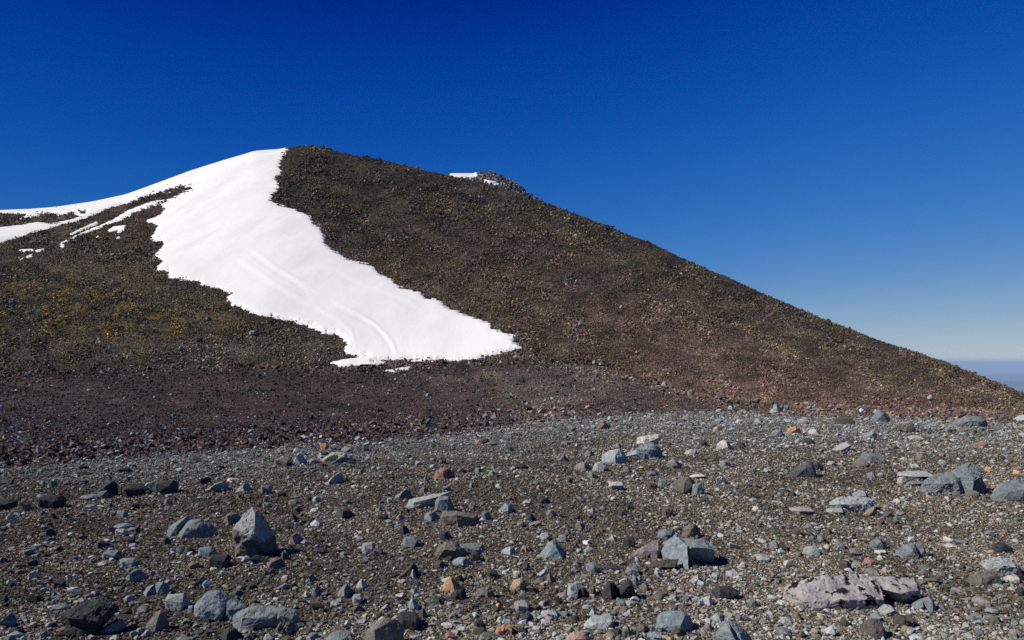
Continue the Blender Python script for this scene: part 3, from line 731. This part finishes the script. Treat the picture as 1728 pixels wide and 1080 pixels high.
hero('whitish layered slab lying at the back of the cluster', 'whitish layered slab', 'w',
     [([(1073, 747), (1075, 738), (1090, 735), (1111, 732), (1117, 739), (1106, 744), (1090, 749)], [(1085, 741, .5), (1085, 748, .7), (1110, 738, .4)])], .5, None, 1.2)
hero('brownish smooth dome resting above two smaller stones, right of centre', 'brownish smooth dome', 'b',
     [([(1134, 824), (1137, 813), (1148, 806), (1162, 805), (1172, 811), (1176, 820), (1160, 832), (1142, 834)], [(1152, 812, .5), (1165, 818, .5), (1150, 830, .6)])], .8, None, .7)
hero('charcoal gabled boulder standing alone right of centre', 'charcoal gabled boulder', 'd2',
     [([(1329, 806), (1335, 796), (1352, 789), (1362, 778), (1371, 781), (1377, 792), (1381, 804), (1355, 806)], [(1352, 790, .5), (1366, 786, .4), (1372, 805, .6)])], .7, None, .9, 'boulder')
hero('broad low light-grey slab with a notched front, right of centre', 'broad notched slab', 'l',
     [([(1397, 852), (1408, 841), (1438, 837), (1466, 839), (1480, 844), (1478, 856), (1460, 862), (1430, 862), (1408, 858)], [(1415, 846, .8), (1450, 846, .8), (1440, 861, .9), (1470, 857, .6)])], .5, None, 1.6, 'boulder')
hero('orange-brown wedge at the right front corner of the broad notched slab', 'orange-brown wedge', 't',
     [([(1456, 870), (1462, 862), (1476, 854), (1481, 860), (1480, 868), (1468, 872)], [(1470, 862, .5)])], .7, None, 1.)
hero('long low grey boulder on the far rim of the plain at right', 'long rim boulder', 'g',
     [([(1601, 717), (1615, 709), (1630, 702), (1650, 702), (1664, 709), (1669, 717), (1635, 720)], [(1625, 709, .5), (1650, 709, .5), (1640, 719, .6)])], .6, None, 1.4, 'boulder')
hero('grey mound-shaped boulder on the far rim, left of the long one', 'mound on the far rim', 'g',
     [([(1469, 709), (1475, 699), (1484, 692), (1493, 697), (1503, 706), (1500, 710), (1480, 712)], [(1485, 698, .5), (1492, 709, .5)])], .8, None, 1., 'boulder')
hero('pointed pale rock with a low left shoulder on the far rim', 'pointed pale rock on the rim', 'l',
     [([(1298, 697), (1302, 690), (1312, 691), (1318, 697)], [(1306, 694, .5)]), ([(1303, 692), (1306, 682), (1310, 681), (1317, 688), (1324, 695), (1310, 696)], [(1309, 688, .4)])], .8, None, .9, 'boulder')
hero('orange-pink craggy rock near the far rim at right', 'orange-pink craggy rock', 'o',
     [([(1324, 731), (1330, 723), (1343, 718), (1350, 722), (1353, 730), (1338, 732)], [(1340, 724, .5)])], .8, 'rough', 1.4)
hero('small brick-red peaked rock on the far gravel at centre right', 'brick-red peaked rock', 'r',
     [([(1007, 723), (1011, 715), (1018, 710), (1023, 715), (1031, 719), (1032, 722), (1018, 724)], [(1018, 716, .5)])], .8, 'rough', 1.3)
hero('reddish-purple rough rock with a black right side behind the trio', 'reddish-purple rough rock', 'r',
     [([(730, 806), (736, 795), (745, 789), (757, 790), (766, 796), (767, 804), (750, 808)], [(748, 794, .5), (750, 806, .5)])], .8, 'black2', 1.8)
hero('yellowish pale boulder, largest of the left mid-distance row', 'yellowish pale boulder', 'y',
     [([(539, 780), (547, 771), (561, 763), (576, 762), (586, 770), (560, 778)], [(556, 770, .5)]), ([(565, 776), (570, 763), (585, 764), (597, 773), (590, 778)], [(580, 770, .4)])], .7, None, 1.3, 'boulder')
hero('greyish brown rounded boulder behind the big facetted block', 'rounded boulder behind the block', 'b',
     [([(1150, 905), (1153, 892), (1163, 883), (1174, 884), (1182, 893), (1184, 902), (1172, 907), (1158, 907)], [(1165, 890, .6), (1172, 904, .5)])], .8, None, .9, 'boulder')
hero('brown knobbly boulder in the bottom right corner area', 'knobbly brown boulder', 'k2',
     [([(1452, 1072), (1456, 1052), (1468, 1045), (1486, 1046), (1494, 1058), (1496, 1072), (1475, 1076)], [(1468, 1054, .6), (1485, 1060, .6), (1470, 1074, .8)])], .9, 'rough', 1.6, 'boulder')
hero('black leaning rock with a tapering left side at far left', 'black leaning rock', 'd',
     [([(154, 835), (168, 824), (180, 819), (184, 813), (192, 811), (197, 818), (199, 836), (175, 838)], [(182, 820, .5), (178, 836, .6), (165, 832, .4)])], .6, None, .9)
hero('rounded light boulder with curved bands near the far right rim', 'banded light boulder', 'l',
     [([(1455, 738), (1462, 730), (1472, 726), (1480, 730), (1481, 738), (1470, 744), (1459, 743)], [(1468, 732, .5), (1472, 742, .5)])], .8, None, 1.3)
hero('bluish two-part block with crisp edges, left of the flat-faced slab', 'bluish two-part block', 'u',
     [([(241, 1002), (248, 991), (260, 986), (270, 995), (265, 1003), (250, 1005)], [(256, 994, .6), (256, 1004, .8)]),
      ([(262, 1000), (262, 984), (275, 981), (284, 990), (284, 1000)], [(274, 988, .3)])], .8, None, .8)
hero('brown pointed rock with a black right side in the lower left', 'brown pointed rock', 'b',
     [([(245, 1062), (250, 1050), (262, 1034), (272, 1027), (278, 1032), (284, 1050), (285, 1062), (262, 1065)], [(272, 1034, .3), (270, 1050, .6), (268, 1064, .7), (252, 1056, .5)])], .8, 'rough', .9)

MINOR = """
9 859 39 18 B d;46 861 33 18 P b;85 857 41 22 B d;174 841 18 13 B g;231 836 52 20 D d;277 832 41 22 B d;252 823 18 10 D l;208 798 29 10 D d;225 791 14 8 P g;140 792 19 8 D d
17 878 19 11 P l;92 876 12 10 P d;112 875 12 8 P g;207 873 17 10 B g;229 858 13 10 B d;193 870 12 9 B g;207 892 30 10 F u;41 846 11 5 F r;149 843 30 7 F g;186 767 12 5 F w
200 767 13 8 D w;153 857 20 6 F g;188 858 11 9 P d;91 821 14 11 P g;105 818 11 6 D d;284 851 12 10 D g;477 786 30 15 B b;506 784 28 19 P l;531 783 25 9 D p;572 781 25 12 L g
566 815 28 19 L l;345 816 23 12 L d;366 829 39 17 L g;394 813 22 7 D w;413 829 28 14 P g;449 833 19 15 B g;520 846 13 8 D d;534 848 15 11 D l;496 851 15 8 B g;473 838 14 9 B d
449 848 13 10 P l;450 857 12 10 B g;394 884 28 21 D b;497 880 15 13 P k;526 884 11 10 B d;580 874 32 17 D d;531 865 16 8 F l;504 864 14 9 D d;372 792 12 8 P d;586 762 20 8 F l
467 861 10 6 P l;811 750 21 9 D r;830 751 21 6 F b;804 738 7 7 P d;747 783 10 8 B d;720 815 13 10 P g;680 841 29 17 L g;658 849 10 10 B l;728 878 26 16 D u
855 864 30 15 P g;797 857 12 11 B b;820 877 18 15 D g;897 879 20 14 P d;876 791 31 8 F d;807 798 13 10 D g;830 801 11 8 D g;860 761 14 7 D d;617 761 12 6 B d;641 863 11 9 P g
645 877 19 10 B d;677 877 15 10 R l;687 866 9 8 D d;795 823 11 12 P g;842 823 12 7 D l;861 845 12 7 D d;881 889 9 11 P b;609 800 11 8 D g;715 833 18 12 D b;889 851 16 8 F l
1043 756 12 8 D g;951 778 19 10 P g;983 793 29 14 D p;994 769 20 9 D b;1010 795 18 16 B l;1058 797 16 11 D b;1139 789 26 14 D g;1000 807 14 12 B g;1101 803 19 9 F g;962 816 10 10 B d
1041 827 27 14 S l;1099 825 22 11 B k;1118 820 15 12 B g;1176 835 25 20 B g;1175 807 23 7 S w;918 850 23 11 D d;1131 872 32 22 J k;1049 871 15 11 B d;999 866 13 9 P l;930 871 18 12 D g
956 751 19 7 D g;1166 767 24 9 F l;1186 752 16 10 D d;986 742 6 6 D l;909 826 9 7 D o;1061 859 7 9 B d;1232 692 10 8 D l;1254 696 14 6 F g;1427 716 33 16 D k;1313 736 23 12 D g
1354 715 17 9 D p;1279 713 13 7 D l;1375 733 21 9 D w;1222 758 28 16 D w;1250 754 18 9 D d;1418 761 31 15 L l;1366 751 24 12 D d;1223 788 18 12 B g;1380 793 16 12 B d;1453 787 27 13 D b
1468 779 32 16 B g;1315 757 11 6 D l;1220 817 18 9 D d;1352 866 35 11 S p;1408 866 30 9 F l;1452 838 27 11 D g;1184 833 9 12 D b;1271 846 14 6 F l;1219 861 9 8 D l;1276 863 16 10 D w
1336 837 10 8 B d;1412 837 7 7 D o;1532 718 25 8 D p;1538 730 17 13 D d;1720 711 24 12 L l;1541 742 24 8 F w;1657 755 24 10 D r;1554 776 19 9 D b;1525 777 12 6 F l;1521 817 13 14 B l
1541 806 51 8 S l;1541 819 25 6 S g;1545 789 16 7 D l;1591 785 13 9 D g;1486 804 11 7 D l;1667 796 11 9 D o;1641 837 25 10 D b;1676 780 10 5 F l;1717 800 14 6 D o;1693 775 9 7 D d
1471 807 16 11 D g;1526 845 16 6 F g;1513 849 12 8 D w;191 1067 41 23 L g;218 956 33 15 B g;188 943 31 15 B g;229 980 37 21 P g;172 925 32 14 P d;53 978 20 15 L l;102 991 19 13 B d
13 1058 27 25 L u;45 937 20 11 L g;66 926 13 8 D l;86 905 20 14 P d;200 890 22 12 B d;206 904 21 12 B l;188 900 14 13 D b;6 1015 13 11 B d;74 1000 12 9 D l;71 989 14 10 R l
73 1078 13 12 P l;33 1073 33 18 J d;16 1084 18 12 B g;236 1069 13 10 D l;249 1074 14 12 D l;226 1075 15 11 D g;105 1029 26 11 F g;152 1010 19 9 D b;300 1027 38 25 B l;233 899 15 9 P d
222 918 14 12 B d;281 919 15 13 D d;102 932 15 10 D d;217 1015 16 11 D l;128 947 11 9 D g;138 964 9 6 D o;86 1028 13 6 D w;10 971 8 6 D w;35 959 19 10 D k;55 955 18 11 D d
349 940 31 18 B g;368 957 40 22 B d;438 951 32 15 R d;466 959 29 18 D b;454 971 26 13 J k;500 918 28 19 P p;337 986 18 14 L u;349 991 22 12 P l;480 1072 50 29 J b;390 1082 34 24 D d
477 994 20 11 L g;426 994 15 9 D d;481 977 13 7 F w;527 981 17 13 P g;583 1006 30 20 P g;536 1006 21 17 P g;518 1008 13 11 D l;448 1012 16 10 R w;567 1022 19 9 F l;540 935 17 9 B d
479 944 15 14 P k;484 893 11 8 B d;319 935 20 11 D d;528 1080 24 13 D g;572 1083 48 14 F g;377 970 12 8 D l;524 955 8 7 D l;582 939 17 9 D g;322 1035 10 13 B l;690 1058 39 26 B d
713 1043 19 17 P k;699 1028 24 21 P u;649 1030 15 11 L l;741 1019 26 12 D d;874 997 30 21 D t;880 1031 26 17 B l;841 1030 18 12 P o;774 1040 22 11 D g;691 973 30 24 L k;697 976 12 16 P y
778 955 32 16 D u;797 932 43 16 B g;803 947 17 16 B d;743 958 24 13 D k;751 911 27 15 D d;692 922 27 17 B g;682 901 18 16 D d;623 933 25 17 B l;637 937 19 12 B k;831 975 19 14 B d
858 935 24 13 D l;611 993 22 16 P l;603 1018 18 16 B l;887 1047 25 13 D d;853 1072 34 19 J o;810 1059 16 14 B d;764 1080 25 15 R r;880 1077 15 10 D l;827 1009 29 25 J b;676 1010 17 9 S w
677 984 14 6 B w;611 1053 18 8 F l;617 1043 11 8 D w;872 971 13 8 B w;886 931 16 11 D t;888 959 17 10 D d;881 890 11 10 P d;1010 966 40 18 R g;1035 963 23 9 B d;1065 969 23 13 B g
966 1009 20 26 B l;983 1008 19 17 D d;1001 1006 28 20 J b;949 1010 22 10 D p;1001 1040 16 12 P l;987 1045 14 9 D d;1061 1075 24 20 J b;1083 1067 21 15 D b;1105 1077 30 11 F u;1144 1073 23 14 D k
1039 1072 19 13 D d;929 1044 30 15 B l;1037 1039 18 8 D g;1062 1037 10 9 D l;1049 1021 21 10 D g;1113 972 18 11 R l;1171 984 20 13 L l;1137 1013 19 10 D l;1160 1014 17 9 D g;1184 1023 17 10 R u
1080 989 33 20 J g;1089 997 14 14 D b;1062 922 21 17 B d;1124 908 31 17 F g;978 893 19 13 D b;975 919 15 12 P k;949 914 14 12 B u;920 911 16 13 B l;989 919 15 8 D w;915 972 19 11 L l
931 982 18 15 R b;917 991 11 9 D o;974 955 16 9 D g;1076 949 10 8 D l;970 1050 22 11 D d;961 1067 16 10 D t;1168 999 10 7 D o;916 1022 16 8 D l;1035 912 15 10 P l;1206 977 18 11 P l
1236 974 22 12 B l;1271 1024 22 17 P g;1211 1050 23 15 D l;1195 1063 15 12 D b;1325 1053 17 12 B l;1323 1072 32 13 D g;1427 962 23 18 D k;1475 954 35 13 J r;1471 971 26 13 D b;1497 970 22 12 J t
1286 945 31 10 F l;1367 936 26 16 B l;1320 927 20 12 P d;1306 924 16 12 D g;1417 926 19 12 D g;1248 899 16 14 P g;1345 904 19 15 P k;1386 913 14 10 D g;1365 892 19 9 D g;1394 926 12 7 D w
1253 957 14 10 P l;1432 1058 34 19 J k;1351 1027 17 9 D b;1248 1047 13 11 D g;1298 1039 13 8 D l;1311 984 12 9 D g;1279 991 9 8 D d;1605 916 25 11 R w;1619 918 22 7 S g;1602 924 21 5 F w
1687 933 27 18 B d;1707 982 27 13 D w;1499 1038 43 18 P l;1478 1047 21 12 D u;1525 1057 42 20 J k;1657 1022 27 15 D p;1619 1001 26 10 R p;1628 1006 10 8 D o;1676 1052 26 17 D b;1566 1065 17 8 D w
1528 1067 18 10 D t;1550 1082 27 12 D l;1525 1083 28 7 D d;1716 1082 30 24 J p;1727 1056 12 12 B l;1664 930 11 8 D g;1485 935 20 7 S w;1487 946 14 9 D w;1649 1045 24 10 D g;1653 1072 16 11 D g
1634 1077 13 9 D l;1685 992 19 7 F l;1706 997 12 8 D w;1557 985 17 8 D b;1447 956 17 8 D g;1721 1006 14 15 B d;1690 905 9 8 D r
1121 640 12 8 D u;722 669 9 6 D u;567 644 10 6 L t;787 677 8 4 D d;890 683 8 5 D g;872 596 15 6 D g;675 699 9 3 F w;302 729 7 7 B l;237 663 8 5 D d;656 665 5 3 D w
"""
SLOPE = [(427, 566, 11, 6, 'l', 'pale boulder on the brown slope left of the snow tongue'), (352, 541, 9, 6, 'g', 'grey boulder on the slope above and left of the pale one'),
         (337, 577, 10, 6, 'd', 'black boulder low on the slope below the yellow patch'), (306, 591, 8, 5, 'u', 'bluish boulder near the foot of the left slope'),
         (22, 513, 10, 7, 'g', 'grey boulder high on the left slope by the left edge'), (1049, 522, 8, 5, 'u', 'bluish boulder highest on the right slope'),
         (980, 550, 9, 5, 'u', 'bluish boulder below and left of the highest one on the right slope'), (1003, 615, 8, 5, 'l', 'left one of two light boulders at the foot of the right slope'),
         (1014, 618, 7, 4, 'l', 'right one of two light boulders at the foot of the right slope'), (1569, 676, 9, 6, 'l', 'pale grey rock on the reddish foot of the right flank')]

ALB.update(l2=(.25, .262, .258), p3=(.34, .315, .31), r2=(.42, .27, .24), d2=(.085, .09, .1), k2=(.12, .1, .09))
MATS = {None: M_rock, 'rough': M_rough, 'lichen': M_lichen, 'black': M_black, 'black2': M_black2}
GRP = 'rocks strewn over the gravel plain'
KIND = {}
placed = []          # (px, py, short)
def place(px, pyb, dep_px):
    x, y, z = on_ground(np.array([px]), np.array([pyb]))
    return float(x[0]), float(y[0]), float(z[0])
def wob(c, r, a=.12):
    k = math.exp(r.gauss(0, a)); return tuple(min(.7, q * k) for q in c)
for i, (label, short, c, hulls, dep, mat, rough, cat) in enumerate(HERO):
    rnd = random.Random(100 + i)
    allp = [p for h in hulls for p in h[0]]
    x0, x1 = min(p[0] for p in allp), max(p[0] for p in allp); yb = max(p[1] for p in allp); yt = min(p[1] for p in allp)
    cxp = (x0 + x1) / 2
    gx, gy, gz = place(cxp, yb, 0)
    w = (x1 - x0) / F * gy
    d = w * dep * .62
    gy2 = gy + d * .45; sc = gy2 / F
    gx2 = (cxp - CX) / F * gy2
    gz = float(ground_z(np.array([gx2]), np.array([gy2]))[0])
    # picture row of the point on the ground below the rock's middle
    rowc = Y0 - F * (gz - H) / gy2
    bm = bmesh.new()
    for out, rid in hulls:
        o3 = [((px - cxp) * sc, (rowc - py) * sc) for px, py in out]
        o3 = [(a, max(b_, -.02 * w)) for a, b_ in o3]
        r3 = [((px - cxp) * sc, max((rowc - py) * sc, -.05 * w), k) for px, py, k in rid]
        hb = bmesh.new(); add_hull(hb, outline_pts(o3, r3, d, rnd, w * .008))
        tmp = bpy.data.meshes.new('tmp'); hb.to_mesh(tmp); hb.free(); bm.from_mesh(tmp); bpy.data.meshes.remove(tmp)
    o = finish_rock(cat, bm, w, (x1 - x0) * .6, wob(ALB[c], rnd, .05), MATS[mat], (gx2, gy2, gz), rough, i + 1)
    if i == 0:      # the boulder's rough brown foot
        a_ = o.data.color_attributes['col'].data; hz = max(v.co.z for v in o.data.vertices)
        for v in o.data.vertices:
            q = v.co.z / hz + .22 * mnoise.noise(v.co * 9) + .25 * v.co.x / w
            if q < .42: a_[v.index].color = (.13, .11, .092, 1)
    tag(o, label, cat, GRP)
    placed.append((cxp, (yb + yt) / 2, short, (x1 - x0)))

small = []
for row in MINOR.strip().split('\n'):
    for it in row.split(';'):
        a = it.split(); small.append((float(a[0]), float(a[1]), float(a[2]), float(a[3]), a[4], a[5]))
small.sort(key=lambda q: -q[2] * q[3] ** .5)
NIND = 297 - len(HERO) - len(SLOPE)
used = set()
def describe(px, py, w, h, ty, c):
    word = 'stone' if w < 16 else 'rock'
    sz = 'tiny ' if w < 11 else 'small ' if w < 20 else ''
    base = f"{sz}{CW[c]} {SHW[ty]} {word}"
    cand = sorted(placed, key=lambda q: math.hypot((px - q[0]), (py - h / 2 - q[1]) * 2.2))[:9]
    for pre in ('', 'little ', 'faint '):
        for q in cand:
            dx, dy = px - q[0], (py - h / 2 - q[1]) * 1.6
            ang = math.degrees(math.atan2(dy, dx))
            dist = math.hypot(dx, dy)
            dirs = 'right of' if abs(ang) < 25 else 'left of' if abs(ang) > 155 else 'in front of' if 65 < ang < 115 else 'behind' if -115 < ang < -65 else \
                'in front and right of' if 25 <= ang <= 65 else 'in front and left of' if 115 <= ang <= 155 else 'behind and right of' if -65 <= ang <= -25 else 'behind and left of'
            near = 'just ' if dist < q[3] * .5 + w * .5 + 25 else 'well ' if dist > 170 else 'a little '
            if dirs in ('in front of', 'behind'): near = {'just ': 'directly ', 'well ': 'far ', 'a little ': ''}[near]
            lab = f"{base} {near}{dirs} the {q[2]}"
            if lab not in used and pre == '' and len(lab.split()) <= 16:
                used.add(lab); return lab, word
    lab = f"{base} near {int(px)}"; used.add(lab); return lab, word
import collections
for i, (px, py, w, h, ty, c) in enumerate(small):
    rnd = random.Random(1000 + i)
    gx, gy, gz = place(px, py, 0)
    wm = w / F * gy; dep = wm * rnd.uniform(.6, .95)
    gy2 = gy + dep * .35; gx2 = (px - CX) / F * gy2; sc = gy2 / F
    gz = float(ground_z(np.array([gx2]), np.array([gy2]))[0]); rowc = Y0 - F * (gz - H) / gy2
    hm = min(max((rowc - (py - h)) * sc, .25 * wm), h / F * gy * 1.15); W = w * sc
    if ty == 'J':
        bm = bmesh.new()
        for k in range(3):
            a0 = rnd.uniform(0, .45); a1 = a0 + rnd.uniform(.4, .55); out, rid = TY[rnd.choice('PBLR')]; hk = rnd.uniform(.65, 1)
            o3 = [((a0 + (a1 - a0) * x - .5) * W, z * hm * hk) for x, z in out]; r3 = [((a0 + (a1 - a0) * x - .5) * W, z * hm * hk, .5) for x, z in rid]
            hb = bmesh.new(); add_hull(hb, outline_pts(o3, r3, dep * .8, rnd, W * .04)); tmp = bpy.data.meshes.new('t'); hb.to_mesh(tmp); hb.free(); bm.from_mesh(tmp); bpy.data.meshes.remove(tmp)
    else:
        out, rid = TY[ty]; sk = rnd.uniform(-.12, .12)
        o3 = [((x - .5 + sk * z + rnd.uniform(-.04, .04)) * W, z * hm * rnd.uniform(.93, 1.05)) for x, z in out]
        r3 = [((x - .5 + sk * z + rnd.uniform(-.08, .08)) * W, z * hm, rnd.uniform(.5, .8)) for x, z in rid]
        bm = bmesh.new(); add_hull(bm, outline_pts(o3, r3, dep, rnd, W * .03))
    indiv = i < NIND
    if indiv:
        lab, word = describe(px, py, w, h, ty, c)
    else: word = 'rock'
    mat = M_rough if (c in 'kb' and rnd.random() < .6) or ty == 'J' else M_rock
    o = finish_rock(word, bm, W, max(w, 12) * .6, wob(ALB[c], rnd), mat, (gx2, gy2, gz), 1.6 if ty == 'J' else rnd.uniform(.7, 1.2), 60 + i)
    if indiv: tag(o, lab, word, GRP)
    else: small[i] = o
rest = [o for o in small if not isinstance(o, tuple)]
if rest:       # the smallest transcribed stones become one mesh
    V = []; Fc = []; K = []; b0 = 0
    for o in rest:
        me = o.data; v = np.empty(len(me.vertices) * 3); me.vertices.foreach_get('co', v); v = v.reshape(-1, 3) + np.array(o.location)
        f = np.empty(len(me.polygons) * 3, np.int32); me.polygons.foreach_get('vertices', f)
        k = np.empty(len(me.vertices) * 4); me.color_attributes['col'].data.foreach_get('color', k)
        V.append(v); Fc.append(f.reshape(-1, 3) + b0); K.append(k.reshape(-1, 4)[:, :3]); b0 += len(v)
        bpy.data.objects.remove(o); bpy.data.meshes.remove(me)
    o = link_mesh('loose_stones', np.concatenate(V), np.concatenate(Fc), M_rock, np.concatenate(K))
    tag(o, 'many small loose stones scattered between the rocks on the plain', 'stones', kind='stuff')
for i, (px, py, w, h, c, lab) in enumerate(SLOPE):
    rnd = random.Random(5000 + i)
    t = sample_mount(np.array([float(px)]), np.array([float(py)])); x, y, z = [float(q[0]) for q in mount(np.array([float(px)]), t)]
    W = w / F * y; hm = h / F * y
    out, rid = TY['D' if i % 2 else 'B']
    bm = bmesh.new(); add_hull(bm, outline_pts([((a - .5) * W, b_ * hm) for a, b_ in out], [((a - .5) * W, b_ * hm, .5) for a, b_ in rid], W * .8, rnd, W * .03))
    o = finish_rock('boulder', bm, W, 12, ALB[c], M_rock, (x, y - .2 * W, z + .15), 1, 900 + i); tag(o, lab, 'boulder', GRP)

# ------------------------------------------------------------------ air
if HAZE:
    bm = bmesh.new(); bmesh.ops.create_cube(bm, size=1)
    me = bpy.data.meshes.new('haze'); bm.to_mesh(me); bm.free()
    o = bpy.data.objects.new('haze', me); o.scale = (470000, 470000, 1091); o.location = (0, 0, -1001 + 1091 / 2); C.objects.link(o)
    m = bpy.data.materials.new('haze_air'); m.use_nodes = True; nt = m.node_tree
    nt.nodes.remove(nt.nodes['Principled BSDF']); pv = nt.nodes.new('ShaderNodeVolumePrincipled')
    pv.inputs['Color'].default_value = (.50, .72, 1, 1); pv.inputs['Density'].default_value = HAZE; pv.inputs['Anisotropy'].default_value = -.15
    nt.links.new(pv.outputs[0], nt.nodes['Material Output'].inputs['Volume']); me.materials.append(m)
    tag(o, 'thin pale blue haze in the distance', 'haze', kind='stuff')

# ------------------------------------------------------------------ light, sky, camera
EL, AZ = SUN_EL, SUN_AZ       # azimuth from +Y, negative = left
d = Vector((math.sin(math.radians(AZ)) * math.cos(math.radians(EL)), math.cos(math.radians(AZ)) * math.cos(math.radians(EL)), math.sin(math.radians(EL))))
l = bpy.data.lights.new('sun', 'SUN'); l.energy = SUN_E; l.angle = math.radians(.5); l.color = (1, .95, .875)
lo = bpy.data.objects.new('sun', l); lo.rotation_euler = d.to_track_quat('Z', 'Y').to_euler(); C.objects.link(lo)
w = bpy.data.worlds.new('World'); bpy.context.scene.world = w; w.use_nodes = True; nt = w.node_tree
bg = nt.nodes['Background']; bg.inputs[1].default_value = .1
sky = nt.nodes.new('ShaderNodeTexSky'); sky.sky_type = 'NISHITA'; sky.sun_disc = False
sky.sun_elevation = math.radians(EL); sky.sun_rotation = math.radians(AZ)
sky.altitude = 3500; sky.air_density = .8; sky.dust_density = .5; sky.ozone_density = 8
def scl(k):
    n = nt.nodes.new('ShaderNodeVectorMath'); n.operation = 'SCALE'; n.inputs['Scale'].default_value = k; return n
s1, s2 = scl(.1), scl(10.0)
cv = nt.nodes.new('ShaderNodeRGBCurve')          # deep mountain sky; unseen zenith pulled down further to cut the fill light
CUR = [[(0, 0), (.045, 0), (.078, .024), (.14, .105), (.20, .20), (.33, .36), (1, .95)],
       [(0, 0), (.07, .010), (.10, .055), (.17, .145), (.28, .25), (.40, .36), (.56, .47), (1, .8)],
       [(0, 0), (.15, .06), (.20, .22), (.25, .35), (.40, .49), (.56, .545), (.85, .58), (1, .62)]]
for c_, pts in zip(cv.mapping.curves, CUR):
    while len(c_.points) < len(pts): c_.points.new(.5, .5)
    for p_, q_ in zip(c_.points, pts): p_.location = q_
cv.mapping.use_clip = False; cv.mapping.update()
tcw = nt.nodes.new('ShaderNodeTexCoord'); spx = nt.nodes.new('ShaderNodeSeparateXYZ'); mrx = nt.nodes.new('ShaderNodeMapRange')
mrx.inputs[1].default_value = -.55; mrx.inputs[2].default_value = .35; mrx.inputs[3].default_value = .66; mrx.inputs[4].default_value = 1.02
nt.links.new(tcw.outputs['Generated'], spx.inputs[0]); nt.links.new(spx.outputs['X'], mrx.inputs[0])
pol = nt.nodes.new('ShaderNodeVectorMath'); pol.operation = 'SCALE'; nt.links.new(sky.outputs[0], pol.inputs[0]); nt.links.new(mrx.outputs[0], pol.inputs['Scale'])
nt.links.new(pol.outputs[0], s1.inputs[0]); nt.links.new(s1.outputs[0], cv.inputs['Color']); nt.links.new(cv.outputs[0], s2.inputs[0]); nt.links.new(s2.outputs[0], bg.inputs[0])
cam = bpy.data.cameras.new('camera'); cam.lens = 28; cam.sensor_width = 36; cam.shift_y = (Y0 - 540) / 1728; cam.clip_start = .1; cam.clip_end = 500000
co = bpy.data.objects.new('camera', cam); co.location = (0, 0, H); co.rotation_euler = (math.radians(90), 0, 0); C.objects.link(co)
sc = bpy.context.scene; sc.camera = co
sc.view_settings.view_transform = 'Standard'; sc.view_settings.look = 'None'; sc.view_settings.exposure = EXPO; sc.view_settings.gamma = 1
sc.render.engine = 'CYCLES'; sc.cycles.volume_bounces = 0; sc.cycles.max_bounces = 5; sc.cycles.use_denoising = False
